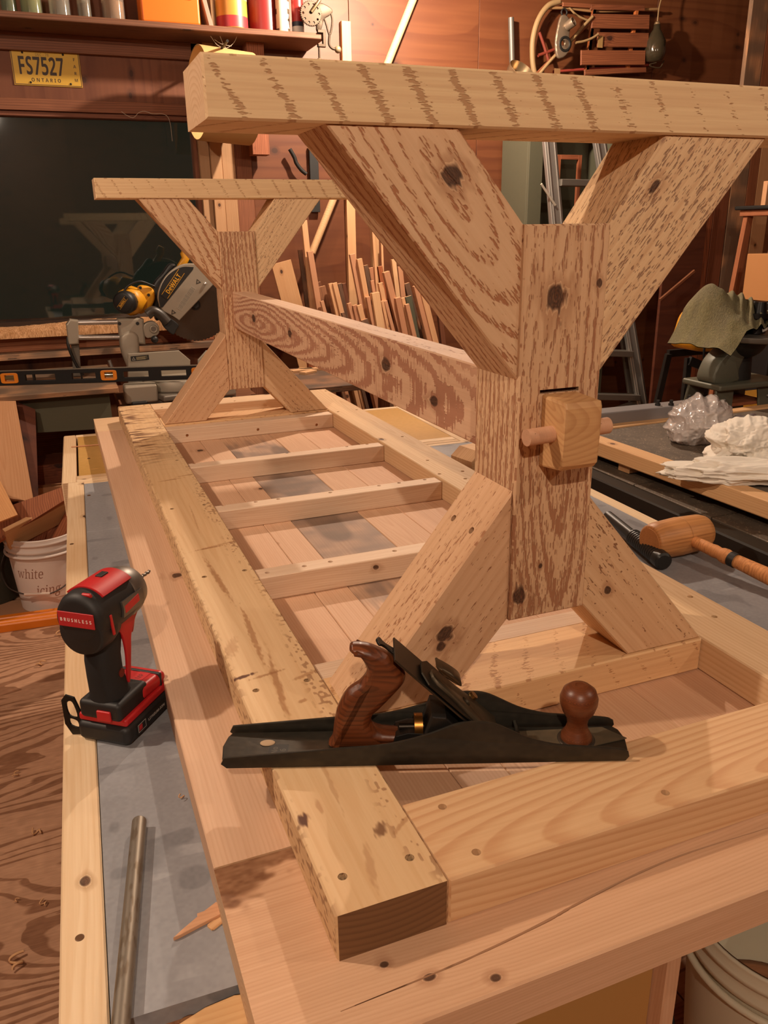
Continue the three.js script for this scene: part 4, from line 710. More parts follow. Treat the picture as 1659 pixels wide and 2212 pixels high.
{
  const t = thing('storage_cabinet', 'tall grey-green open cabinet standing dark behind the step ladder', 'cabinet', [0, -.92, 0]);
  const x0 = [2.45,1.099,-3.85][0], x1 = x0 + .62, m = mat([86, 84, 66], .7), d = m;
  part(t, 'side_panel', board(x0, 0, -4.09, x0 + .022, 2.25, -3.8, 'y', {}), m); part(t, 'front_stile', board(x0, 0, -3.799, x0 + .09, 2.25, -3.778, 'y', {}), m);
  part(t, 'side_panel', board(x1 - .022, 0, -4.09, x1, 2.25, -3.8, 'y', {}), m); part(t, 'back_panel', board(x0 + .0222, 0, -4.09, x1 - .0222, 2.25, -4.07, 'y', {}), d);
  for (const y of [.5, .98, 1.5, 2.2]) part(t, 'shelf', board(x0 + .0225, y, -4.069, x1 - .0225, y + .02, -3.82, 'x', {}), d);
  const c = [2.762,0.975,-3.83], f = thing('wooden_cubby', 'empty reddish wooden cubby standing inside the dark cabinet behind the ladder', 'cubby', [c[0], .6, -3.86]);
  for (const [a, b, e, g] of [[-.085, 0, -.06, .42], [.06, 0, .085, .42], [-.0598, 0, .0598, .025], [-.0598, .395, .0598, .42]]) part(f, 'rail', board(a, b, 0, e, g, .018, g - b > .1 ? 'y' : 'x', { b: .001 }), tinted(BROWN, .8, .5, .38));
}
// leaning sheets and boards on the right
{
  const lean = (name, label, u0, u1, v0, v1, z, tint, cat = 'board', grp) => solo(name, label, cat, board(u0[0], -.92, z - .02, u1[0], v0, z, 'y', { u: rr(0, 1), v: rr(0, .2) }), tint, [0, 0, 0], [0, 0, 0], grp);
  lean('plywood_sheet', 'dark red-brown plywood sheet upright beyond the right upper brace', [3.104,-0.191,-3.35], [3.383,-0.211,-3.35], .75, 0, -3.35, tinted(WALLPLY, .34, .24, .2), 'plywood');
  solo('long_stick', 'thin brown stick slanting across the dark plywood sheet', 'stick', stick([3.032,0.224,-3.27], [3.257,0.376,-3.27], .014, .014), tinted(BROWN, .6, .45, .35));
  const B = [[1492, 1524, .9, tinted(BROWN, .85, .52, .36), 'reddish upright board, leftmost beyond the olive towel'], [1525, 1553, .95, tinted(BROWN, .55, .34, .24), 'dark brown upright board between a reddish and a tan one'], [1555, 1588, 2.0, tinted(GREYED, 1.0, .86, .68), 'tall weathered tan board standing behind the olive towel'], [1589, 1608, 1.7, tinted(BROWN, .7, .5, .36), 'narrow dark brown upright board right of the tall tan board'], [1609, 1640, 2.0, tinted(PINE, .72, .54, .4), 'tall tan board with one knot, rightmost of the upright boards']];
  for (const [a, b, top, m, l] of B) { const p = on0(a), q = on0(b); solo('upright_board', l, 'board', board(p, -.92, -3.46, q, top, -3.43, 'y', { u: rr(0, 1), v: rr(0, .2) }), m); }
  function on0(px) { return 3.379 + (px - 1492) * .0036; }
}
// saw stand with a round grey table, an olive towel over it, and a yellow machine behind
{
  const o = [2.16, 0, -1.79], t = thing('scroll_saw', 'grey machine with a round tilting table on a splayed green-grey steel stand', 'machine', [o[0], -.92, o[2]]);
  const Y = 1.165;
  part(t, 'round_table', lathe([[.0001, -.022], [.165, -.022], [.172, -.018], [.175, -.003], [.172, 0], [.0001, 0]], 60), mat([112, 106, 98], .45, .4), [.06, Y, -.03], [.05, 0, -.02]);
  part(t, 'trunnion', (() => { const g = new THREE.SphereGeometry(.1, 32, 16, 0, Math.PI * 2, Math.PI / 2, Math.PI / 2); g.scale(1, .8, 1); return g; })(), mat([40, 40, 38], .5, .4), [.04, Y - .024, -.03]);
  part(t, 'trunnion_rim', new THREE.TorusGeometry(.1, .006, 10, 40), DKM, [.04, Y - .03, -.03], [Math.PI / 2, 0, 0]);
  part(t, 'neck', smooth(slab(spline([[-.13, 0], [-.12, .07], [-.07, .12], [-.02, .16], [.04, .14], [.0, .09], [-.02, .04], [-.02, 0]], 40), .09, .006), 1), GREEN, [.02, Y - .175, -.06]);
  part(t, 'base_plate', rbox(.32, .022, .2, .008), GREEN, [.04, Y - .187, -.03]);
  part(t, 'column', new THREE.CylinderGeometry(.045, .05, .09, 24), DKM, [.05, Y - .13, -.03]);
  for (const [sx, sz] of [[-1, 1], [-1, -1], [1, 1], [1, -1]]) { const g = stick([.03 + sx * .1, Y - .198, -.03 + sz * .07], [.03 + sx * .2, .0, -.03 + sz * .17], .085, .012, { b: .003 }); part(t, 'leg', g, GREEN); }
  for (const sx of [-1, 1]) part(t, 'leg_bolt', new THREE.SphereGeometry(.008, 12, 8), ALUD, [.03 + sx * .105, Y - .235, .05]);
  part(t, 'tray', rbox(.22, .012, .14, .003), tinted(BROWN, .9, .6, .45), [.04, Y - .26, -.03]);
  part(t, 'drive_gear', mergeGeometries([place(new THREE.CylinderGeometry(.03, .036, .06, 20), [0, .03, 0]), place(new THREE.CylinderGeometry(.042, .042, .018, 16), [0, .062, 0]), place(new THREE.CylinderGeometry(.02, .026, .04, 12), [.01, .09, 0])]), mat([22, 22, 22], .35, .4), [.05, Y, .03], [0, 0, 0], 'black gear head');
  part(t, 'rating_tag', rbox(.022, .014, .003, .001), mat([200, 196, 188], .5), [.055, Y + .016, .068], [0, 0, .3]);
  part(t, 'saw_arm', rbox(.05, .06, .16, .02, 4), GREEN, [.0, Y + .05, -.09]);
  // towel draped over the arm and part of the table
  const w = 64, h = 44, P = [], U = [], I = [];
  for (let j = 0; j <= h; j++) for (let i = 0; i <= w; i++) {
    const a = i / w, b = j / h, x = (a - .5) * .34, z = (b - .5) * .26;
    const hump = .1 * Math.exp(-Math.pow((x - .05) / .11, 2) - Math.pow((z + .03) / .13, 2)) + .095 * Math.exp(-Math.pow((x + .055) / .05, 2) - Math.pow((z + .06) / .09, 2));
    const fold = .015 * Math.sin((x * 1.0 + z * 1.4) * 105 + 2 * vn(x * 12, z * 12, 256, 256, 3)) * sst(-.12, .1, z) * sst(-.05, .05, x + .02);
    const edge = Math.max(0, -x - .09) * .9 + Math.max(0, z - .08) * .45;
    P.push(x, .04 + hump + fold - edge + .01 * vn(x * 30, z * 30, 256, 256, 8), z); U.push(x, z);
  }
  for (let j = 0; j < h; j++) for (let i = 0; i < w; i++) { const a = j * (w + 1) + i, b = a + 1, c = a + w + 1, d = c + 1; I.push(a, c, b, b, c, d); }
  const g = new THREE.BufferGeometry(); g.setAttribute('position', new THREE.Float32BufferAttribute(P, 3)); g.setAttribute('uv', new THREE.Float32BufferAttribute(U, 2)); g.setIndex(I); g.computeVertexNormals();
  const g2 = g.clone(); { const p = g2.attributes.position, n = g.attributes.normal; for (let i = 0; i < p.count; i++) p.setXYZ(i, p.getX(i) - n.getX(i) * .004, p.getY(i) - n.getY(i) * .004, p.getZ(i) - n.getZ(i) * .004); const k = []; for (let i = 0; i < I.length; i += 3) k.push(I[i], I[i + 2], I[i + 1]); g2.setIndex(k); }
  const N = noiser(.3, .3), n1 = N(500, 500, 1), n2 = N(30, 40, 2), TOW = paint(256, 256, .3, .3, (u, v) => { const q = n1(u, v); return [104 + q * 26 + n2(u, v) * 10, 100 + q * 24 + n2(u, v) * 10, 78 + q * 20, q]; });
  const TM = woodMat(TOW, { rough: .98, bump: .001 }); TM.side = THREE.DoubleSide;
  solo('olive_towel', 'olive green ribbed towel draped over the round-table machine', 'towel', mergeGeometries([g, g2]), TM, [2.145, Y - .92 - .01, -1.83], [0, .25, 0]);
}
{
  const p = [2.307,0.169,-2.148], t = thing('bench_planer', 'yellow power tool body on a dark steel stand beyond the olive towel', 'power tool', [p[0], -.92, p[2]]), y = p[1] + .92, YEL = mat([206, 142, 24], .5);
  part(t, 'body', smooth(slab(spline([[-.07, -.05], [.13, -.05], [.14, .03], [.1, .1], [-.03, .1], [-.07, .03]], 40), .14, .012), 1), YEL, [0, y + .02, -.07]);
  part(t, 'upper_body', smooth(slab(spline([[-.03, .1], [.06, .1], [.07, .16], [.04, .19], [0, .17]], 30), .1, .01), 1), YEL, [.0, y, -.05]);
  part(t, 'stand_rail', stick([-.09, y - .07, .06], [.16, y - .17, .09], .035, .02, {}), DKM); part(t, 'stand_rail', stick([-.08, y - .06, -.08], [.16, y - .06, -.08], .03, .02, {}), DKM);
  part(t, 'stand_leg', stick([-.085, y - .06, .05], [-.16, 0, .14], .028, .018, {}), DKM); part(t, 'stand_leg', stick([-.085, y - .06, -.07], [-.14, 0, -.2], .028, .018, {}), DKM);
  part(t, 'stand_leg', stick([.15, y - .07, .05], [.2, 0, .12], .028, .018, {}), DKM); part(t, 'stand_leg', stick([.15, y - .07, -.08], [.2, 0, -.18], .028, .018, {}), DKM);
  part(t, 'power_cord', cable([[-.03, y + .08, .09], [-.055, y - .02, .1], [-.04, y - .12, .1], [-.03, y - .26, .1], [-.015, y - .36, .1]], .005, 50), BLACKP);
  part(t, 'cord_tag', rbox(.026, .055, .002, .0008), mat([186, 178, 168], .6), [-.05, y - .1, .108], [0, 0, .15]);
  part(t, 'plug', rbox(.022, .045, .018, .005), BLACKP, [-.015, y - .37, .1]); for (const s of [-1, 1]) part(t, 'prong', rbox(.003, .024, .006, .0008), ALU, [-.015 + s * .006, y - .4, .1]);
}
{
  const p = [3.313,0.653,-2.9], m = tinted(BROWN, 1.0, .72, .54), t = thing('wooden_stool', 'reddish wooden stool with splayed legs and a dark metal top at the right edge', 'stool', [p[0] + .14, -.92, -2.9]), y = p[1] + .92 + .05;
  part(t, 'seat', rbox(.34, .02, .3, .006), DKM, [0, y, 0]); part(t, 'seat_board', rbox(.3, .03, .26, .004), m, [0, y - .026, 0]); part(t, 'back_post', rbox(.035, .12, .03, .003), tinted(PINE, .9, .68, .55), [-.06, y + .07, -.05]);
  for (const sx of [-1, 1]) for (const sz of [-1, 1]) part(t, 'leg', stick([sx * .115, y - .041, sz * .1], [sx * .21, 0, sz * .16], .042, .03, {}), m);
  const c = [3.074,0.373,-2.6]; solo('cardboard_box', 'plain tan cardboard box standing in front of the wooden stool', 'box', rbox(.3, .22, .2, .004), mat([178, 124, 74], .85), [c[0] + .16, c[1], -2.62]);
  const k = [3.111,0.172,-2.6]; const d = thing('tool_case', 'black tool case under the tan cardboard box', 'case', [c[0] + .17, -.92, -2.62]); part(d, 'case', rbox(.32, c[1] - .11 + .92 - .002, .24, .01), mat([20, 19, 20], .5), [0, (c[1] - .11 + .92 - .002) / 2, 0]); part(d, 'handle', cable([[-.06, .7, .12], [-.05, .73, .15], [.05, .73, .15], [.06, .7, .12]], .008, 24), BLACKP);
  const y0 = [2.892,-0.196,-2.3], e = thing('yellow_crate', 'yellow slotted plastic crate standing at the right edge behind the rags', 'crate', [y0[0] + .1, -.92, -2.3]); const H2 = y0[1] + .05 + .92;
  const holes = []; for (let i = 0; i < 4; i++) holes.push(rect(-.08, H2 - .06 - i * .05, -.02, H2 - .03 - i * .05).reverse(), rect(.0, H2 - .06 - i * .05, .06, H2 - .03 - i * .05).reverse());
  part(e, 'front_panel', slab(rect(-.11, 0, .11, H2), .01, .001, holes), mat([198, 146, 30], .5)); part(e, 'box', rbox(.2, H2 - .01, .2, .01), mat([150, 104, 20], .55), [0, H2 / 2 - .006, -.11]);
}
// white bucket at the near right, on a crate
function pail(t, M, r1, r0, h, o = {}) {
  part(t, 'tub', lathe([[.0001, 0], [r0 - .008, 0], [r0, .008], [r1 - .004, h - .062], [r1 + .003, h - .06], [r1 + .004, h - .05], [r1 - .001, h - .046], [r1, h - .028], [r1 + .006, h - .026], [r1 + .006, h - .018], [r1 + .001, h - .014], [r1 + .003, h - .004], [r1 + .001, h], [r1 - .004, h], [r1 - .005, h - .05], [r0 - .006, .006], [.0001, .005]], 64), M);
  part(t, 'ring', new THREE.TorusGeometry(r1 + .004, .006, 10, 60), M, [0, h - .075, 0], [Math.PI / 2, 0, 0]);
}
{
  const p = [.812, -.92, -.17], t = thing('white_bucket', 'white plastic bucket with a dark inside standing below the near right table corner', 'bucket', [p[0], -.54, p[2]], -1.0); t.position.y = -.78 + T;
  pail(t, mat([206, 196, 170], .5), .158, .132, .36);
  part(t, 'contents', lathe([[.0001, .01], [.06, .004], [.11, .012], [.134, 0], [.1, -.05], [.0001, -.06]], 40), tinted(BROWN, .9, .8, .7), [0, .11, 0]);
  part(t, 'bail', cable([[-.16, .285, 0], [-.15, .2, .1], [-.08, .1, .165], [.04, .08, .17], [.13, .17, .11], [.16, .285, 0]], .0022, 60), mat([24, 22, 20], .5, .5));
  const c = thing('wooden_crate', 'low wooden crate under the near white bucket', 'crate', [p[0], -.92, p[2]]);
  for (const s of [-1, 1]) { part(c, 'end', board(s * .17 - .01, 0, -.15, s * .17 + .01, .12, .15, 'z', {}), WBROWN); for (const y of [.01, .065]) part(c, 'slat', board(-.18, y, s * .161 - .006, .18, y + .045, s * .161 + .006, 'x', { u: rr(0, 1) }), WBROWN); }
  for (let i = 0; i < 4; i++) part(c, 'lid_slat', board(-.18, .1205, -.165 + i * .085, .18, .1385, -.09 + i * .085, 'x', { u: rr(0, 1) }), WBROWN);
}

// =============================================================== left background: counter, mitre saw, level, boards, buckets
{
  const t = thing('counter', 'grey-topped counter along the wall under the window, left of the mitre saw', 'counter', [0, -.92, 0]), m = tinted(GREYED, .72, .66, .54);
  part(t, 'top', board(-2.3, .866, -4.0, .06, .89, -3.262, 'x', { b: .003 }), m);
  part(t, 'apron', board(-2.3, .78, -3.4, .0, .8655, -3.38, 'x', {}), tinted(BROWN, .9, .8, .66));
  part(t, 'side_panel', board(.0, 0, -3.95, .02, .8655, -3.36, 'y', {}), tinted(BROWN, .9, .8, .66)); part(t, 'side_panel', board(-2.3, 0, -3.95, -2.28, .8655, -3.36, 'y', {}), tinted(BROWN, .9, .8, .66));
  part(t, 'back_panel', board(-2.279, 0, -3.95, -.001, .8655, -3.93, 'x', {}), tinted(BROWN, .9, .8, .66));
  part(t, 'lower_shelf', board(-2.279, .38, -3.92, -.001, .4, -3.4, 'x', {}), tinted(BROWN, .7, .5, .4)); part(t, 'lower_shelf', board(-2.279, .12, -3.92, -.001, .14, -3.4, 'x', {}), tinted(BROWN, .6, .42, .34));
  const s = thing('saw_bench', 'low dark bench carrying the mitre saw between two counters', 'bench', [0, -.92, 0]);
  part(s, 'top', board(.07, .74, -4.0, .72, .775, -3.3, 'x', {}), tinted(BROWN, .5, .4, .3)); for (const x of [.08, .66]) for (const z of [-3.95, -3.38]) part(s, 'leg', board(x, 0, z, x + .05, .7395, z + .05, 'y', {}), tinted(BROWN, .5, .38, .3));
  const c = thing('side_counter', 'dark brown counter to the right of the mitre saw, offcuts lying at its back', 'counter', [0, -.92, 0]);
  part(c, 'top', board(.74, .862, -3.42, 1.42, .89, -2.86, 'x', { b: .002 }), tinted(GREYED, .42, .36, .3)); for (const x of [.75, 1.36]) for (const z of [-3.4, -2.93]) part(c, 'leg', board(x, 0, z, x + .05, .8615, z + .05, 'y', {}), tinted(BROWN, .5, .38, .3));
  let k = 0; for (const [u, v, w, a, l] of [[655, 801, .12, .2, 'flat pale offcut lying at the back of the dark side counter'], [683, 797, .16, -.15, 'longest pale offcut behind the trestle leg on the dark side counter'], [668, 804, .09, .6, 'short pale offcut lying in front of the longer ones']]) { const p = [[0.929,-0.028,-3.288], [0.998,-0.028,-3.299], [0.94,-0.028,-3.222]][k++]; solo('wood_offcut', l, 'offcut', board(-w / 2, 0, -.02, w / 2, .012, .02, 'x', { u: rr(0, 1) }), tinted(PINE, .8, .66, .52), [p[0], -.0298, p[2] - .02], [0, a, 0]); }
  const r = [1,-0.004,-3.42]; solo('wood_offcut', 'upright reddish offcut block standing on the dark side counter', 'offcut', board(-.05, 0, -.02, .05, .1, .02, 'y'), tinted(BROWN, .95, .6, .42), [r[0] + .03, -.0298, -3.38]);
}
// sawdust drift on the sill
{
  const n = 160, m = 16, P = [], U = [], I = [], x0 = -2.4, x1 = .6;
  for (let i = 0; i <= n; i++) for (let j = 0; j <= m; j++) {
    const x = x0 + (x1 - x0) * i / n, a = j / m, hgt = .062 + .02 * (x + .43) / 1 + .012 * (vn(x * 3, 1, 256, 256, 2) - .5) * 2, prof = Math.pow(Math.sin(Math.PI * Math.min(1, .04 + a * .98)), .42);
    const bump = .006 * (vn(x * 60, a * 20, 256, 256, 5) - .5) + .004 * (vn(x * 160, a * 50, 256, 256, 6) - .5);
    P.push(x, .135 + hgt * (j === 0 || j === m ? 0 : prof) + (j > 0 && j < m ? bump : 0), -4.044 + .095 * a + (j > 0 && j < m ? bump : 0)); U.push(x, a * .15);
  }
  for (let i = 0; i < n; i++) for (let j = 0; j < m; j++) { const a = i * (m + 1) + j, b = a + m + 1; I.push(a, a + 1, b, b, a + 1, b + 1); }
  const g = new THREE.BufferGeometry(); g.setAttribute('position', new THREE.Float32BufferAttribute(P, 3)); g.setAttribute('uv', new THREE.Float32BufferAttribute(U, 2)); g.setIndex(I); g.computeVertexNormals();
  const N = noiser(.4, .2), q = N(300, 300, 1), w = N(40, 40, 2), D = paint(256, 128, .4, .2, (u, v) => { const t = (q(u, v) - .5) * 50 + (w(u, v) - .5) * 26; return [196 + t, 150 + t, 106 + t, q(u, v)]; });
  const mm = woodMat(D, { rough: 1, bump: .002 }); mm.side = THREE.DoubleSide;
  const o = solo('sawdust_drift', 'deep beige drift of sawdust lying along the window sill', 'sawdust', g, mm, [0, 0, 0]); o.userData.kind = 'stuff';
}
// mitre saw
{
  const z = -3.62, t = thing('mitre_saw', 'yellow and grey sliding mitre saw with a dark steel blade, in front of the window', 'mitre saw', [0, -.145, 0]), dy = .145;
  const Q = (p, o = 0) => [p[0], p[1] + dy, p[2] + o];
  const CAST = mat([158, 148, 132], .48, .35), CASTD = mat([112, 104, 94], .5, .35), YEL = mat([214, 150, 26], .45), BLK = mat([24, 23, 22], .5), CHROME = mat([226, 224, 220], .3, .9), BLADE = mat([92, 84, 78], .34, 1);
  const outline = (px, d, b, m, name, zz, label) => part(t, name, slab(px.map(p => [p[0], p[1] + dy]), d, b), m, [0, 0, zz], [0, 0, 0], label);
  // base with its round turntable
  part(t, 'base', rbox(.5, .05, .36, .012, 3), CASTD, [.36, .026, -3.55]);
  part(t, 'turntable', lathe([[.0001, 0], [.17, 0], [.176, .01], [.17, .05], [.16, .058], [.0001, .058]], 48), CAST, [.36, .051, -3.52]);
  part(t, 'table_wing', rbox(.15, .085, .1, .012, 3), CAST, [.165, .06, -3.4]); part(t, 'table_wing', rbox(.15, .085, .1, .012, 3), CAST, [.53, .06, -3.4]);
  part(t, 'table_arm', rbox(.18, .03, .12, .01, 3), CASTD, [.33, .04, -3.36], [0, .2, 0]);
  part(t, 'foot', rbox(.07, .03, .06, .006), BLK, [.15, .014, -3.36]);
  // fence
  outline([[0.123,-0.071,-3.57],[0.422,-0.085,-3.57],[0.432,0.025,-3.57],[0.381,0.076,-3.57],[0.14,0.076,-3.57]], .014, .003, CAST, 'fence_plate', -3.58, 'left fence plate');
  outline([[0.459,-0.088,-3.57],[0.676,-0.096,-3.57],[0.687,0.056,-3.57],[0.514,0.067,-3.57],[0.469,0.024,-3.57]], .014, .003, CAST, 'fence_plate', -3.58, 'right fence plate');
  const warn = print(256, 72, x => { x.fillStyle = '#191715'; x.fillRect(0, 0, 256, 72); x.strokeStyle = '#c8bfae'; x.lineWidth = 4; x.beginPath(); x.moveTo(20, 58); x.lineTo(40, 18); x.lineTo(60, 58); x.closePath(); x.stroke(); x.fillStyle = '#a0906c'; for (let i = 0; i < 4; i++) x.fillRect(76, 16 + i * 12, 160 - (i % 2) * 30, 6); });
  { const c = Q([0.193,0.052,-3.56]); part(t, 'warning_label', new THREE.PlaneGeometry(.085, .024), new THREE.MeshStandardMaterial({ map: warn, roughness: .5 }), [c[0], c[1], -3.5645], [0, 0, .03]); }
  // slide rails, rear bracket, support housing and column
  for (const [a, b] of [[[-0.078,0.227,-3.64],[0.124,0.221,-3.64]], [[-0.083,0.158,-3.64],[0.119,0.148,-3.64]]]) part(t, 'slide_rail', rod(Q(a), Q(b), .0125, .0125, 24), CHROME);
  outline([[-0.121,0.128,-3.66],[-0.073,0.129,-3.66],[-0.063,0.239,-3.66],[-0.099,0.245,-3.66],[-0.119,0.221,-3.66]], .055, .006, CAST, 'rail_bracket', -3.67);
  outline([[0.114,0.124,-3.66],[0.231,0.11,-3.66],[0.235,0.229,-3.66],[0.218,0.238,-3.66],[0.114,0.239,-3.66]], .08, .01, CAST, 'rail_housing', -3.68);
  for (const u of [[0.12,0.216,-3.6], [0.203,0.212,-3.6]]) part(t, 'housing_screw', place(new THREE.CylinderGeometry(.008, .008, .004, 16), Q(u), [Math.PI / 2, 0, 0]), BLK, [0, 0, 0]);
  part(t, 'column', smooth(slab(spline([[0.116,0.151,-3.62],[0.114,0.08,-3.62],[0.136,-0.011,-3.62],[0.138,-0.091,-3.62],[0.217,-0.098,-3.62],[0.193,0.007,-3.62],[0.2,0.108,-3.62],[0.197,0.159,-3.62],[0.16,0.179,-3.62]].map(p => [p[0], p[1] + dy]), 60), .07, .012), 1), CAST, [0, 0, -3.66]);
  outline(spline([[0.235,0.208,-3.6],[0.275,0.219,-3.6],[0.301,0.195,-3.6],[0.293,0.156,-3.6],[0.241,0.141,-3.6],[0.227,0.173,-3.6]], 30), .05, .005, CAST, 'pivot_casting', -3.64);
  { const c = Q([0.274,0.183,-3.58]); part(t, 'pivot_boss', new THREE.TorusGeometry(.015, .005, 10, 24), CAST, [c[0], c[1], -3.585]); part(t, 'pivot_pin', place(new THREE.CylinderGeometry(.012, .012, .02, 18), [0, 0, 0], [Math.PI / 2, 0, 0]), CASTD, [c[0], c[1], -3.592]); }
  part(t, 'lock_knob', new THREE.SphereGeometry(.018, 18, 12), BLK, Q([0.273,0.135,-3.58]));
  // blade and guards
  const bc = Q([0.487,0.286,-3.62]), R = .176, teeth = []; for (let i = 0; i < 120; i++) { const a = i / 120 * Math.PI * 2; teeth.push([Math.cos(a) * (R - (i % 2) * .005), Math.sin(a) * (R - (i % 2) * .005)]); }
  part(t, 'blade', slab(teeth, .0028, .0003, [circ(0, 0, .012, 20).reverse()]), BLADE, [bc[0], bc[1], -3.615]);
  part(t, 'arbor', place(mergeGeometries([place(new THREE.CylinderGeometry(.026, .026, .006, 28), [0, 0, 0]), place(new THREE.CylinderGeometry(.016, .016, .016, 6), [0, .008, 0])]), [0, 0, 0], [Math.PI / 2, 0, 0]), BLK, [bc[0], bc[1], -3.609]);
  const guard = [...[[0.399,0.217,-3.6],[0.37,0.24,-3.6],[0.328,0.264,-3.6]], ...spline([[0.313,0.287,-3.6],[0.309,0.335,-3.6],[0.331,0.394,-3.6],[0.375,0.444,-3.6],[0.439,0.478,-3.6],[0.51,0.478,-3.6],[0.568,0.451,-3.6]], 40, false), ...[[0.585,0.385,-3.6]]];
  outline(guard.reverse(), .03, .004, CAST, 'upper_guard', -3.61);
  outline([...spline([[0.315,0.284,-3.58],[0.313,0.336,-3.58],[0.335,0.393,-3.58],[0.376,0.438,-3.58],[0.435,0.466,-3.58],[0.49,0.465,-3.58]], 30, false), ...[[0.487,0.454,-3.58],[0.325,0.283,-3.58]]].reverse(), .003, .0005, BLK, 'name_plate', -3.5805, 'black name plate');
  const dw = print(512, 128, x => { x.fillStyle = '#191715'; x.fillRect(0, 0, 512, 128); x.fillStyle = '#e0a21c'; x.font = 'bold 104px sans-serif'; x.textAlign = 'center'; x.textBaseline = 'middle'; x.save(); x.translate(256, 66); x.scale(.86, 1); x.fillText('DeWALT', 0, 0); x.restore(); x.fillRect(14, 4, 484, 7); x.fillRect(14, 117, 484, 7); });
  const dm = new THREE.MeshStandardMaterial({ map: dw, roughness: .5 }), ang = Math.atan2(60, 48);
  { const c = Q([0.386,0.391,-3.575]); part(t, 'name_lettering', new THREE.PlaneGeometry(.155, .036), dm, [c[0], c[1], -3.5765], [0, 0, ang]); }
  const fine = print(256, 64, x => { x.fillStyle = '#9f9686'; x.fillRect(0, 0, 256, 64); x.fillStyle = '#2a2622'; for (let r = 0; r < 7; r++) for (let c = 0; c < 20; c++) x.fillRect(8 + c * 12, 6 + r * 8, 4 + (c * 7 + r * 3) % 6, 4); });
  { const c = Q([0.443,0.322,-3.575]); part(t, 'caution_text', new THREE.PlaneGeometry(.13, .026), new THREE.MeshStandardMaterial({ map: fine, roughness: .5 }), [c[0], c[1], -3.5795], [0, 0, ang]); }
  for (const c of [Q([0.505,0.398,-3.575]), Q([0.373,0.26,-3.575])]) part(t, 'caution_triangle', (() => { const s = new THREE.Shape(); s.moveTo(-.012, -.009); s.lineTo(.012, -.009); s.lineTo(0, .012); s.closePath(); const h = new THREE.Path(); h.moveTo(-.007, -.006); h.lineTo(0, .007); h.lineTo(.007, -.006); h.closePath(); s.holes.push(h); return new THREE.ExtrudeGeometry(s, { depth: .001, bevelEnabled: false }); })(), BLK, [c[0], c[1], -3.58], [0, 0, ang - .6]);
  part(t, 'guard_screw', new THREE.SphereGeometry(.008, 14, 10), CHROME, Q([0.538,0.386,-3.578]));
  outline(spline([[0.32,0.225,-3.6],[0.347,0.237,-3.6],[0.393,0.199,-3.6],[0.381,0.173,-3.6],[0.361,0.152,-3.6],[0.321,0.194,-3.6]], 30), .03, .004, BLK, 'guard_link', -3.61);
  // motor
  const ax = (g, p, ry, m, name, label) => { g.rotateX(Math.PI / 2); g.rotateY(ry); return part(t, name, g, m, p, [0, 0, 0], label); };
  const mc = Q([0.17,0.315,-3.6]);
  ax(lathe([[.0001, .06], [.04, .06], [.05, .052], [.054, .03], [.05, .0], [.0001, .0]], 40), [mc[0], mc[1], -3.6], -.5, BLK, 'motor_cap', 'black motor cap');
  ax(lathe([[.052, .0], [.066, -.012], [.07, -.06], [.06, -.11], [.0001, -.112]], 8), [mc[0] + .0, mc[1], -3.6], -.5, YEL, 'motor_housing', 'yellow motor housing');
  { const m = new THREE.PlaneGeometry(.07, .02), n = [-Math.sin(.5), 0, Math.cos(.5)]; part(t, 'motor_lettering', m, dm, [mc[0] + n[0] * .0605, mc[1], -3.6 + n[2] * .0605], [0, -.5, 0]); m.rotateZ(.85); }
  part(t, 'gear_case', smooth(slab(spline([[0.225,0.371,-3.62],[0.269,0.382,-3.62],[0.299,0.36,-3.62],[0.296,0.312,-3.62],[0.266,0.274,-3.62],[0.217,0.259,-3.62]].map(p => [p[0], p[1] + dy]), 40), .08, .012), 1), YEL, [0, 0, -3.7]);
  for (const c of [Q([0.236,0.376,-3.6]), Q([0.271,0.341,-3.6])]) part(t, 'case_screw', place(new THREE.CylinderGeometry(.007, .007, .006, 14), [0, 0, 0], [Math.PI / 2, 0, 0]), BLK, [c[0], c[1], -3.619]);
  outline(spline([[0.296,0.372,-3.64],[0.351,0.439,-3.64],[0.39,0.481,-3.64],[0.415,0.467,-3.64],[0.348,0.404,-3.64],[0.325,0.331,-3.64],[0.327,0.243,-3.64],[0.294,0.223,-3.64]], 40), .06, .01, BLK, 'carry_arm', -3.7);
  part(t, 'dust_chute', cable([Q([0.251,0.252,-3.58]), Q([0.278,0.268,-3.58]), Q([0.307,0.254,-3.58]), Q([0.342,0.213,-3.58])], .024, 30, 14), mat([58, 52, 46], .4));
  part(t, 'motor_cord', cable([Q([0.301,0.381,-3.62]), Q([0.231,0.406,-3.6]), Q([0.169,0.379,-3.6]), Q([0.146,0.333,-3.6])], .005, 40), BLK);
  part(t, 'handle', smooth(slab([...[[0.42,0.465,-3.64],[0.464,0.463,-3.64],[0.49,0.508,-3.64],[0.493,0.542,-3.64],[0.464,0.556,-3.64],[0.445,0.526,-3.64],[0.45,0.507,-3.64]].map(p => [p[0], p[1] + dy])], .04, .01), 1), YEL, [0, 0, -3.68], [0, 0, 0], 'yellow handle');
  part(t, 'power_cord', cable([Q([-0.119,0.163,-3.63]), Q([-0.122,0.128,-3.62]), Q([-0.108,0.062,-3.62]), Q([-0.087,0.005,-3.62]), [Q([-0.074,-0.029,-3.62])[0], dy - .02, -3.62]], .007, 40), BLK);
  part(t, 'bracket_leg', stick(Q([-0.09,0.128,-3.66]), [Q([-0.1,-0.058,-3.66])[0], dy - .0285, -3.66], .036, .02), CASTD);
}
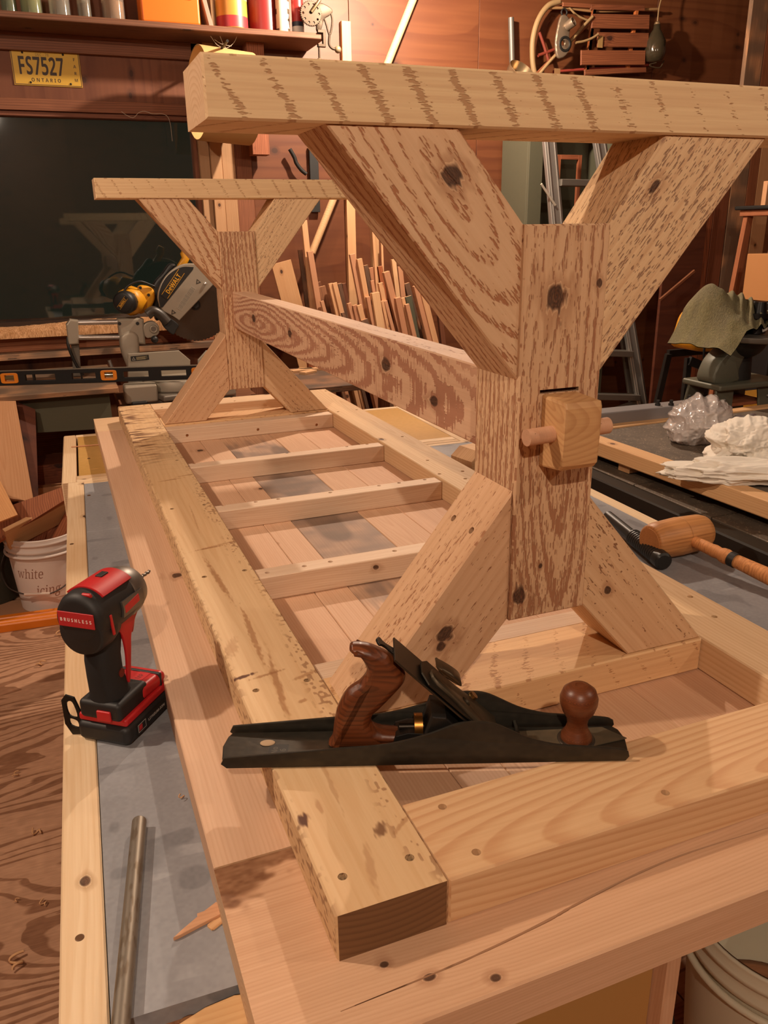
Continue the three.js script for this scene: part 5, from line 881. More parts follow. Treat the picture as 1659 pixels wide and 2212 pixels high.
// spirit level on edge on the counter
{
  const a = [-.432, -.0295, -3.575], e = [.419, -.0295, -3.335], ang = Math.atan2(-(e[2] - a[2]), e[0] - a[0]);
  const t = thing('spirit_level', 'long black spirit level with orange vial frames standing on edge before the mitre saw', 'spirit level', a, ang);
  const s = .884 / 420, H = .064, X = u => u * s, win = [[55, 70], [74, 118], [154, 172], [174, 204], [263, 318], [345, 400]], vial = [[3, 40], [215, 250], [412, 448]];
  const holes = [...win.map(([p, q]) => rect(X(p), .018, X(q), .046).reverse()), ...vial.map(([p, q]) => rect(X(p) + .004, .014, X(q) - .004, .05).reverse())];
  part(t, 'body', slab(rect(-.35, 0, .98, H), .02, .0012, holes), mat([20, 19, 19], .5, .2));
  part(t, 'top_edge', rbox(1.33, .003, .022, .001), mat([120, 112, 100], .4, .6), [.315, H + .0005, .01]);
  for (const [p, q] of vial) {
    const w = X(q) - X(p), c = X(p) + w / 2;
    part(t, 'vial_frame', slab(spline(rect(-w / 2, -.024, w / 2, .024), 40).map((_, i, A) => { const b = i / A.length * Math.PI * 2, cx = Math.cos(b), cy = Math.sin(b); return [Math.sign(cx) * Math.pow(Math.abs(cx), .35) * w / 2, Math.sign(cy) * Math.pow(Math.abs(cy), .35) * .024]; }), .024, .002, [rect(-w * .26, -.014, w * .26, .014).reverse()]), mat([226, 132, 24], .45), [c, .032, -.002], [0, 0, 0], 'orange vial frame');
    part(t, 'vial', rod([c - w * .26, .032, .01], [c + w * .26, .032, .01], .009, .009, 16), phys(0x8a7a50, { roughness: .1, transmission: .5, thickness: 0 }));
  }
}
solo('steel_rod', 'short thin steel rod sticking up behind the spirit level', 'rod', rod([0.067,-0.012,-3.66], [0.056,0.038,-3.66], .008, .008), ALU);
// boards stored under the counter, in front of it and on the floor
{
  const quad = (p, th) => { const A = V(p[0]), B = V(p[1]), C = V(p[3]), x = B.clone().sub(A), y = C.clone().sub(A), n = x.clone().cross(y).normalize().multiplyScalar(-th), P = p.map(V), q = P.map(v => v.clone().add(n)); 
    const pos = [], uv = [], f = (a, b, c, d, w, h) => { for (const [v, U] of [[a, [0, 0]], [b, [w, 0]], [c, [w, h]], [a, [0, 0]], [c, [w, h]], [d, [0, h]]]) { pos.push(v.x, v.y, v.z); uv.push(U[1], U[0]); } }, w = x.length(), h = y.length();
    f(P[0], P[1], P[2], P[3], w, h); f(q[1], q[0], q[3], q[2], w, h); for (let i = 0; i < 4; i++) { const j = (i + 1) % 4; f(P[j], P[i], q[i], q[j], .02, w); }
    const g = new THREE.BufferGeometry(); g.setAttribute('position', new THREE.Float32BufferAttribute(pos, 3)); g.setAttribute('uv', new THREE.Float32BufferAttribute(uv, 2)); g.computeVertexNormals(); return g; };
  solo('tan_plywood', 'tan plywood panel leaning under the counter at the left edge', 'plywood', quad([[-0.619,-0.351,-3], [-0.349,-0.441,-3.02], [-0.367,-0.051,-3.25], [-0.587,-0.036,-3.25]], .018), tinted(PINE, .72, .52, .38));
  solo('brown_plywood', 'dark brown plywood panel leaning behind the tan panel under the counter', 'plywood', quad([[-0.412,-0.453,-3.08], [-0.337,-0.491,-3.08], [-0.297,-0.104,-3.3], [-0.367,-0.064,-3.3]], .015), tinted(WALLPLY, .36, .24, .18));
  solo('green_sheet', 'dull green sheet leaning under the counter behind the bench corner', 'sheet', quad([[-0.315,-0.213,-3.32], [0.02,-0.225,-3.32], [0.021,-0.059,-3.34], [-0.361,-0.072,-3.34]], .01), mat([78, 74, 56], .85));
  solo('wood_board', 'orange-brown board leaning against the bucket boards at the left edge', 'board', quad([[-0.571,-0.462,-2.78], [-0.403,-0.42,-2.8], [-0.452,-0.301,-2.9], [-0.545,-0.255,-2.9]], .02), tinted(PINE, .95, .66, .4));
  solo('bark_board', 'long bark-edged board slanting behind the scrap bucket', 'board', quad([[-0.603,-0.609,-2.9], [-0.214,-0.422,-2.95], [-0.219,-0.377,-2.98], [-0.587,-0.472,-2.98]], .03), tinted(BROWN, .95, .66, .48));
  solo('wood_bin', 'reddish wooden box of offcuts on the lower shelf behind the bench corner', 'box', board(-.25, 0, -.2, .2, .13, .0, 'x', {}), tinted(BROWN, .55, .32, .24), [-.28, -.5195, -3.42]);
  solo('shelf_board', 'pale narrow board lying low behind the bench corner', 'board', board(-.35, 0, 0, .35, .05, .05, 'x', {}), tinted(PINE, .7, .5, .38), [-.3, -.52, -3.37]);
}
{
  const b = [-0.341,-0.92,-3.049], t = thing('scrap_bucket', 'white plastic bucket marked in faint handwriting and full of wood offcuts', 'bucket', b, -.25);
  pail(t, mat([214, 200, 190], .5), .15, .124, .345);
  part(t, 'bail', cable([[-.153, .265, .02], [-.17, .2, .06], [-.13, .14, .13], [-.06, .115, .158], [0, .11, .162], [.06, .115, .158], [.12, .15, .13], [.153, .265, .02]], .003, 70), mat([70, 60, 54], .4, .7));
  part(t, 'bail_grip', rod([-.06, .113, .158], [.045, .111, .161], .0065, .0065, 14), mat([206, 184, 168], .5));
  const scr = print(1024, 512, x => { x.fillStyle = '#d6c8be'; x.fillRect(0, 0, 1024, 512); x.strokeStyle = '#8a6250'; x.fillStyle = '#8a6250'; x.lineWidth = 5; x.font = 'italic 190px serif'; x.fillText('white', 90, 200); x.fillText('icing', 420, 450); });
  const cg = new THREE.CylinderGeometry(.1425, .1325, .16, 40, 1, true, -.85, 1.7); { const u = cg.attributes.uv; } part(t, 'handwriting', cg, new THREE.MeshStandardMaterial({ map: scr, roughness: .5 }), [0, .155, 0]);
  const off = [[[-.05, .2, .02], [.1, .42, -.04], .1, .03, 'reddish offcut block standing in the scrap bucket', tinted(BROWN, 1, .62, .44)], [[.01, .2, .05], [.16, .43, .02], .07, .035, 'longer reddish offcut leaning over the bucket rim', tinted(BROWN, 1.05, .68, .5)], [[-.08, .22, .03], [-.02, .38, .02], .11, .02, 'dark reddish offcut low in the scrap bucket', tinted(BROWN, .8, .48, .34)]];
  for (const [p, q, w, th, l, m] of off) solo('wood_offcut', l, 'offcut', stick(p, q, w, th), m, b, [0, 0, 0]);
  const pb = [[-0.46,-0.533,-2.86], [-0.218,-0.457,-3]]; const g = stick([-.13, .36, .12], [.2, .45, -.02], .12, .02, { side: [.3, -.6, 1], slots: 1 }); solo('wood_offcut', 'pale plank offcut with a bright sawn end lying across the scrap bucket rim', 'offcut', g, [tinted(PINE, .85, .68, .5), tinted(ENDS, 1.1, 1, .9)], b);
  const c = [-0.605,-0.92,-3.215], n = thing('dark_bin', 'dark green plastic bin left of the scrap bucket', 'bin', c);
  part(n, 'tub', lathe([[.0001, 0], [.125, 0], [.132, .01], [.15, .34], [.158, .342], [.158, .36], [.15, .362], [.146, .34], [.126, .012], [.0001, .01]], 48), mat([52, 50, 40], .6)); part(n, 'wire_handle', cable([[.15, .31, .02], [.19, .2, .1], [.16, .1, .12]], .0025, 30), mat([90, 84, 74], .4, .6));
  const d0 = [-0.615,-0.9,-2.872], d1 = [-0.302,-0.9,-2.848], L = Math.hypot(d1[0] - d0[0], d1[2] - d0[2]) + .5;
  const st = thing('orange_straightedge', 'orange ribbed metal straightedge lying on the plywood floor before the buckets', 'straightedge', [d0[0], -.92, d0[2]], Math.atan2(-(d1[2] - d0[2]), d1[0] - d0[0]));
  const pr = slab([[0, 0], [.1, 0], [.1, .03], [.092, .036], [.066, .036], [.062, .031], [.056, .031], [.052, .036], [.03, .036], [.026, .031], [.02, .031], [.016, .036], [.004, .036], [0, .03]], L, .0008); pr.rotateY(Math.PI / 2); pr.translate(-.2, .0005, .05); part(st, 'bar', pr, mat([214, 116, 22], .42));
  // sawdust patch and shavings on the floor
  const sd = crumple(.34, .006, .14, 40, 3, .35, 3, .2); const o = solo('floor_sawdust', 'thin scatter of sawdust on the floor around the scrap bucket', 'sawdust', sd, mat([150, 108, 78], 1), [b[0] - .1, -.9195, b[2] + .06]); o.userData.kind = 'stuff';
  let i = 0; for (const [p, s, l] of [[[-0.394,-0.915,-1.489], .016, 'wood shaving curl on the floor halfway along the left edge'], [[-0.454,-0.915,-1.783], .014, 'wood shaving curl on the floor, above the others at the left edge'], [[-0.431,-0.915,-1.054], .024, 'large wood shaving curl on the floor near the bottom left corner'], [[-0.376,-0.915,-1.216], .012, 'small wood shaving crumb on the floor near the bench side'], [[-0.439,-0.915,-1.25], .008, 'tiny wood shaving crumb on the floor above the large curl'], [[-0.388,-0.915,-2.464], .02, 'wood shaving curl on the floor before the orange straightedge'], [[-0.315,-0.915,-2.695], .02, 'wood shaving curl on the floor under the driver head']]) shaving([p[0], -.917, p[2]], s, 'wood_shaving', l);
  shaving([-0.092,-0.046,-0.342], .005, 'wood_shaving', 'tiny wood shaving on the grey bench top below the driver');
}

// =============================================================== shelf over the window and what stands on it
{
  const t = thing('wall_shelf', 'long brown wall shelf above the window with a chipped front edge', 'shelf', [0, 0, 0]);
  part(t, 'board', board(-2.6, 1.516, -4.098, 1.262, 1.542, -3.8, 'x', { u: .3, b: .003 }), tinted(BROWN, .46, .39, .36));
  part(t, 'bracket', board(.905, 1.0, -4.05, .995, 1.5155, -3.96, 'y', { u: .2 }), tinted(BROWN, .8, .54, .44));
  part(t, 'under_rail', board(-2.6, 1.44, -4.099, .90, 1.5155, -4.07, 'x', { u: .3 }), tinted(BROWN, .5, .36, .3));
  const Y = 1.5422, X = u => -.205 + u * .00211;
  const GL = phys(0xeef0e8, { roughness: .06, transmission: 1, thickness: .004, ior: 1.5 }), glass = (c) => phys(c, { roughness: .08, transmission: .9, thickness: 0, ior: 1.45 });
  const jar = (u, r, h, label, col, fill, fc) => { const j = thing('glass_jar', label, 'jar', [X(u), Y, -3.88]); part(j, 'glass', lathe([[.0001, .001], [r - .004, .001], [r, .006], [r, h * .8], [r * .82, h * .92], [r * .8, h], [r * .78, h], [r * .8, h * .9], [r - .003, h * .79], [r - .003, .008], [.0001, .005]], 36), glass(col)); part(j, 'lid', lathe([[.0001, h + .018], [r * .83, h + .018], [r * .85, h + .014], [r * .85, h - .004], [.0001, h - .004]], 32), mat([120, 104, 76], .4, .7)); if (fill) part(j, 'contents', lathe([[.0001, .008], [r - .005, .008], [r - .005, h * fill], [.0001, h * fill + .004]], 28), mat(fc, .8)); };
  jar(18, .034, .16, 'glass jar at the left end of the shelf, with dark green contents', 0xdfe6d0, .7, [46, 52, 30]); jar(62, .046, .17, 'glass jar with pale green contents, second on the shelf', 0xe6ead4, .5, [136, 132, 92]);
  jar(118, .045, .17, 'clear empty glass jar between the pale green jar and the brown-filled jar', 0xf0eee6); jar(168, .03, .18, 'narrow glass jar part-filled with brown hardware', 0xe8e4d8, .35, [96, 72, 50]); jar(228, .05, .19, 'wide glass jar with beige contents beside the orange box', 0xf0e8dc, .42, [150, 116, 84]);
  const ob = thing('orange_box', 'orange plastic parts box with latches on the shelf', 'box', [X(348), Y, -3.9], 0); part(ob, 'box', rbox(.27, .17, .14, .012, 3), mat([226, 108, 18], .45), [0, .0855, 0]); for (const x of [-.07, .085]) part(ob, 'latch', rbox(.03, .018, .008, .003), mat([216, 100, 16], .4), [x, .112, .072]);
  solo('grey_book', 'thin grey booklet leaning between the orange box and the yellow tin', 'booklet', stick([0, .002, 0], [-.045, .2, 0], .02, .13, { side: [0, 0, 1] }), mat([150, 132, 116], .8), [X(438), Y, -3.92]);
  const tin = (u, r, h, label, bands, name = 'paint_tin', cat = 'tin', z = -3.88) => { const c = thing(name, label, cat, [X(u), Y, z]); part(c, 'can', lathe([[.0001, 0], [r - .002, 0], [r, .003], [r, h - .003], [r - .003, h], [.0001, h]], 40), mat(bands[0], .4, .1)); bands.slice(1).forEach(([y0, y1, col], i) => part(c, 'band', new THREE.CylinderGeometry(r + .0006, r + .0006, y1 - y0, 40, 1, true), mat(col, .45), [0, (y0 + y1) / 2, 0])); return c; };
  tin(488, .075, .2, 'yellow and red round tin on the shelf, right of the grey booklet', [[206, 140, 56], [.004, .052, [166, 40, 46]], [.12, .17, [196, 160, 110]]]);
  tin(570, .075, .26, 'dark red canister on the shelf between the yellow tin and the spray cans', [[122, 28, 24], [.0, .012, [70, 24, 18]]], 'red_canister', 'canister', -3.93);
  const sp = print(256, 512, x => { x.fillStyle = '#cfc0a8'; x.fillRect(0, 0, 256, 512); x.fillStyle = '#4a4034'; for (let i = 0; i < 14; i++) x.fillRect(20, 40 + i * 26, 120 + (i * 53) % 90, i % 4 ? 7 : 14); x.fillRect(0, 380, 256, 60); });
  const c1 = thing('spray_can', 'white spray can with dark lettering on the shelf', 'spray can', [X(604), Y, -3.85]); part(c1, 'can', lathe([[.0001, 0], [.031, 0], [.033, .004], [.033, .17], [.026, .19], [.0001, .192]], 36), new THREE.MeshStandardMaterial({ map: sp, roughness: .35 })); part(c1, 'cap', new THREE.CylinderGeometry(.024, .026, .04, 28), mat([210, 200, 184], .5), [0, .212, 0]);
  const c2 = tin(640, .029, .16, 'red and silver spray can at the right end of the shelf', [[156, 30, 28], [.004, .03, [190, 186, 180]], [.03, .05, [40, 44, 60]]], 'spray_can', 'spray can', -3.85); part(c2, 'cap', new THREE.CylinderGeometry(.02, .024, .04, 24), mat([190, 184, 170], .4), [0, .178, 0]);
  // hand-cranked clamp-on tool at the end of the shelf
  const IRON = mat([58, 46, 34], .5, .7), w = thing('apple_peeler', 'cast-iron hand-cranked gear tool clamped to the end of the shelf', 'hand tool', [1.235, Y, -3.81]);
  const gear = []; for (let i = 0; i < 72; i++) { const a = i / 72 * Math.PI * 2, r = i % 2 ? .056 : .051; gear.push([Math.cos(a) * r, Math.sin(a) * r]); }
  part(w, 'gear_wheel', slab(gear, .012, .0015, Array.from({ length: 10 }, (_, i) => circ(Math.cos(i * .628) * .04, Math.sin(i * .628) * .04, .0045, 10).reverse())), IRON, [-.045, .075, .03]);
  part(w, 'frame', smooth(slab(spline([[-.05, .06], [-.03, .1], [.0, .13], [.05, .12], [.075, .1], [.06, .08], [.03, .06], [.01, .01], [-.01, .01], [-.015, .05]], 50), .016, .003), 1), IRON, [0, 0, .0]);
  part(w, 'crank_arm', cable([[-.045, .08, .045], [-.02, .11, .05], [.0, .135, .05]], .008, 20), mat([110, 92, 66], .45, .7));
  part(w, 'fork_arm', cable([[.06, .11, .01], [.072, .06, .012], [.055, -.005, .014], [.04, .04, .012], [.03, .07, .01]], .005, 40), IRON);
  part(w, 'clamp', slab([[-.02, .0], [.02, .0], [.02, -.075], [-.02, -.075], [-.02, -.062], [.006, -.062], [.006, -.014], [-.02, -.014]].reverse(), .022, .002), IRON, [.012, .014, .0]);
  part(w, 'clamp_screw', rod([-.002, -.062, .012], [-.002, -.115, .012], .005, .005), IRON); part(w, 'clamp_wing', new THREE.SphereGeometry(.014, 16, 10), mat([112, 96, 76], .45, .6), [-.002, -.122, .012]);
  part(w, 'crank_handle', cable([[.055, .0, .014], [.052, -.05, .014], [.07, -.065, .014], [.085, -.066, .014]], .006, 24), IRON); part(w, 'crank_knob', new THREE.SphereGeometry(.017, 20, 14), mat([130, 110, 84], .5, .3), [.096, -.067, .014]);
  // licence plate
  const pl = print(640, 320, x => { x.fillStyle = '#c39a34'; x.fillRect(0, 0, 640, 320); x.strokeStyle = '#4a2c14'; x.lineWidth = 7; x.strokeRect(9, 9, 622, 302); x.fillStyle = '#33200f'; x.textAlign = 'center'; x.font = 'bold 200px sans-serif'; x.save(); x.translate(268, 222); x.scale(.66, 1.12); x.fillText('FS7527', 0, 0); x.restore(); x.font = 'bold 46px sans-serif'; x.fillText('O N T A R I O', 300, 284); x.font = '34px sans-serif'; x.globalAlpha = .6; x.fillText('DEC - 78', 290, 54); x.globalAlpha = .85; x.font = 'bold 40px sans-serif'; 'FARM'.split('').forEach((c, i) => x.fillText(c, 586, 84 + i * 62)); });
  const p = thing('licence_plate', 'yellow licence plate reading FS7527 ONTARIO FARM nailed above the window', 'licence plate', [-.0385, 1.373, -4.0965]); p.rotation.z = .0;
  const pg = rbox(.306, .153, .003, .001); { const q = pg.attributes.position, u = pg.attributes.uv; for (let i = 0; i < q.count; i++) u.setXY(i, q.getX(i) / .306 + .5, q.getY(i) / .153 + .5); } part(p, 'plate', pg, new THREE.MeshStandardMaterial({ map: pl, roughness: .55, metalness: .1 }));
  for (const [x, y] of [[-.1, .062], [.08, .062], [-.08, -.063], [.1, -.063]]) part(p, 'nail', new THREE.SphereGeometry(.005, 10, 8), DKM, [x, y, .002]);
  // cobwebs
  const web = (pts, name, label) => solo(name, label, 'cobweb', mergeGeometries(pts.map(q => cable(q, .0012, 30, 5))), mat([176, 160, 140], .9));
  web([[...[[0.279,1.192,-4.05],[0.305,1.174,-4.05],[0.333,1.166,-4.05],[0.363,1.19,-4.05],[0.39,1.197,-4.05],[0.429,1.186,-4.05],[0.475,1.188,-4.05],[0.501,1.176,-4.05],[0.511,1.142,-4.05],[0.513,1.063,-4.05]]]], 'cobweb', 'dusty strand of cobweb hanging from the top of the window');
  web([[[0.711,1.509,-3.86],[0.742,1.472,-3.86],[0.781,1.462,-3.86],[0.822,1.488,-3.86],[0.84,1.517,-3.86]], [[0.756,1.512,-3.86],[0.775,1.47,-3.86],[0.8,1.447,-3.86]], [[0.728,1.496,-3.86],[0.76,1.479,-3.86],[0.809,1.472,-3.86]]], 'cobweb', 'tangled cobweb threads under the shelf beside the bracket');
}
// cream tube behind the near foot beam, pole, rod, cup, sled on the wall
{
  const p = [0.631,1.248,-3.72], t = thing('paper_tube', 'wide cream paper tube on a nail right of the window, behind the foot beam', 'tube', [p[0] - .02, p[1], -3.78]);
  const g = lathe([[.2, 0], [.205, .0], [.205, .26], [.2, .26], [.2, 0]], 60); g.rotateZ(-Math.PI / 2 - .06); g.rotateY(.1); part(t, 'tube', g, mat([190, 150, 96], .7));
  part(t, 'nail', rod([.12, .17, -.3], [.12, .19, .2], .006, .006), DKM);
  solo('long_pole', 'long pale round wooden pole leaning diagonally against the plywood wall', 'pole', rod([1.208,0.507,-3.98], [1.87,1.827,-4.04], .02, .02), tinted(PINE, .9, .8, .66));
  solo('bent_iron', 'dark bent iron hook hanging on the wall between the trestles', 'hook', cable([[1.129,1.038,-4.05],[1.153,0.997,-4.05],[1.162,0.97,-4.05],[1.191,0.933,-4.05],[1.216,0.915,-4.05]], .011, 40), DKM);
  solo('black_strip', 'narrow black strip standing on the wall beside the bent hook', 'strip', board(0, 0, 0, .05, .34, .02, 'y', {}), BLACKP, [[1.244,0.812,-4.07][0], .72, -4.09]);
  const r0 = [2.457,1.743,-4.05], r1 = [2.479,1.448,-4.05]; solo('wall_rod', 'short upright grey metal rod fixed on the wall left of the sled', 'rod', rod(r1, r0, .016, .016), ALUD);
  const c = [2.482,1.476,-4], k = thing('metal_cup', 'round grey metal cup hanging on the wall below the upright rod', 'cup', [c[0], c[1] - .02, -3.97]); const cup = lathe([[.0001, -.08], [.05, -.075], [.075, -.02], [.078, .02], [.074, .022], [.07, -.015], [.045, -.07], [.0001, -.074]], 40); cup.rotateX(.75); cup.rotateZ(-.25); part(k, 'cup', cup, mat([150, 128, 98], .3, .8)); part(k, 'hook', cable([[0, -.05, -.03], [0, -.02, -.1], [0, .02, -.12]], .005, 16), DKM);
}
{
  const Zs = -4.03, t = thing('wooden_sled', 'old wooden sled with curved runners and red frame hanging on the plywood wall', 'sled', [0, 0, 0]), SW = tinted(BROWN, .62, .4, .28), EDGE = mat([150, 122, 84], .6), REDM = mat([120, 48, 32], .6);
  const ln = (pts, r, m, n, l) => part(t, n, cable(pts, r, 40, 8), m, [0, 0, 0], [0, 0, 0], l);
  const slat = (a, b, w, l) => part(t, 'deck_slat', stick(a, b, w, .014, { b: .003 }), SW, [0, 0, 0], [0, 0, 0], l);
  slat([2.96,1.748,-4], [3.369,1.77,-4], .074); slat([3.01,1.656,-4], [3.373,1.675,-4], .076); slat([2.902,1.557,-4], [3.36,1.581,-4], .078);
  slat([2.961,1.824,-4.02], [3.343,1.844,-4.02], .028); slat([2.772,1.823,-4.02], [2.964,1.829,-4.02], .022); slat([2.947,1.485,-4.02], [3.39,1.521,-4.02], .03);
  for (const [u0, u1] of [[1285, 1266], [1376, 1356]]) part(t, 'cross_bar', stick([2.991,1.821,-4.025], [2.966,1.491,-4.025], .022, .02), mat([176, 96, 44], .6)), u0;
  part(t, 'cross_bar', stick([3.291,1.837,-4.025], [3.257,1.518,-4.025], .022, .02), mat([176, 96, 44], .6));
  ln([[2.756,1.84,-4.03],[2.687,1.814,-4.03],[2.627,1.746,-4.03],[2.595,1.651,-4.03],[2.593,1.569,-4.03],[2.607,1.487,-4.03],[2.632,1.428,-4.03]], .016, EDGE, 'bow', 'bent wooden bow');
  ln([[2.756,1.84,-4.03],[2.81,1.823,-4.03],[2.876,1.781,-4.03],[2.978,1.753,-4.03]], .006, EDGE, 'bow_end');
  ln([[2.961,1.769,-3.99],[2.907,1.721,-3.99],[2.828,1.643,-3.99],[2.709,1.545,-3.99],[2.621,1.457,-3.99]], .009, EDGE, 'pull_bar'); 
  part(t, 'steering_bar', stick([2.612,1.458,-4], [2.962,1.757,-4], .02, .016), SW);
  ln([[2.634,1.677,-4.03],[2.668,1.613,-4.03],[2.708,1.528,-4.03]], .009, REDM, 'runner_rod'); ln([[2.631,1.559,-4.03],[2.701,1.582,-4.03],[2.793,1.616,-4.03]], .009, REDM, 'runner_rod');
  ln([[2.694,1.805,-4.04],[2.833,1.813,-4.04],[2.993,1.81,-4.04],[3.454,1.852,-4.04]], .008, mat([158, 120, 80], .5), 'runner'); ln([[2.745,1.483,-4.04],[2.953,1.505,-4.04],[3.183,1.524,-4.04],[3.42,1.553,-4.04]], .008, mat([150, 60, 48], .5), 'runner');
  ln([[2.844,1.626,-3.97],[2.9,1.637,-3.97],[2.956,1.657,-3.97],[2.993,1.678,-3.97]], .007, EDGE, 'pull_bar');
  part(t, 'paper_label', rbox(.035, .062, .002, .0008), mat([150, 118, 70], .8), [3.022,1.644,-3.985]); part(t, 'paper_label', rbox(.04, .03, .002, .0008), mat([140, 104, 66], .8), [2.738,1.476,-3.985]);
  const q = [2.748,1.651,-3.98], h = thing('iron_pulley', 'old grey metal pulley block hanging inside the front of the sled', 'pulley', [q[0], q[1], -3.97]), PM = mat([150, 132, 112], .4, .6);
  part(h, 'cheek', smooth(slab(spline([[-.02, .1], [.02, .1], [.045, .06], [.04, .0], [.06, -.04], [.02, -.1], [-.03, -.11], [-.05, -.04], [-.04, .04]], 60), .018, .005, [circ(.0, -.035, .02, 18).reverse()]), 1), PM); part(h, 'wheel', new THREE.TorusGeometry(.034, .01, 12, 30), DKM, [.012, -.04, .012]);
  part(h, 'socket', place(lathe([[.014, -.02], [.024, -.02], [.026, .03], [.02, .032], [.014, .02]], 24), [0, 0, 0], [1.1, 0, -.4]), PM, [.025, .055, .03]); part(h, 'hook', new THREE.TorusGeometry(.018, .005, 10, 24), DKM, [.0, .118, .01]);
  const b = [3.423,1.658,-4], bell = thing('glass_bell', 'dark glossy bottle-shaped object hanging at the tail of the sled', 'bottle', [b[0], b[1], -3.99]); part(bell, 'body', lathe([[.0001, -.1], [.05, -.095], [.064, -.05], [.06, .01], [.04, .05], [.022, .075], [.02, .1], [.0001, .1]], 36), phys(0x3c3426, { roughness: .12, clearcoat: .6 })); part(bell, 'cap', lathe([[.0001, .12], [.014, .115], [.02, .1], [.0001, .098]], 20), mat([150, 122, 90], .4, .5)); part(bell, 'cord', cable([[0, .115, 0], [.012, .2, -.01], [.05, .3, -.02]], .004, 20), EDGE); part(bell, 'cage', cable([[.0, -.105, .02], [-.05, -.12, .02], [.03, -.13, .02], [.065, -.09, .01]], .004, 24), mat([90, 74, 54], .5, .5));
}

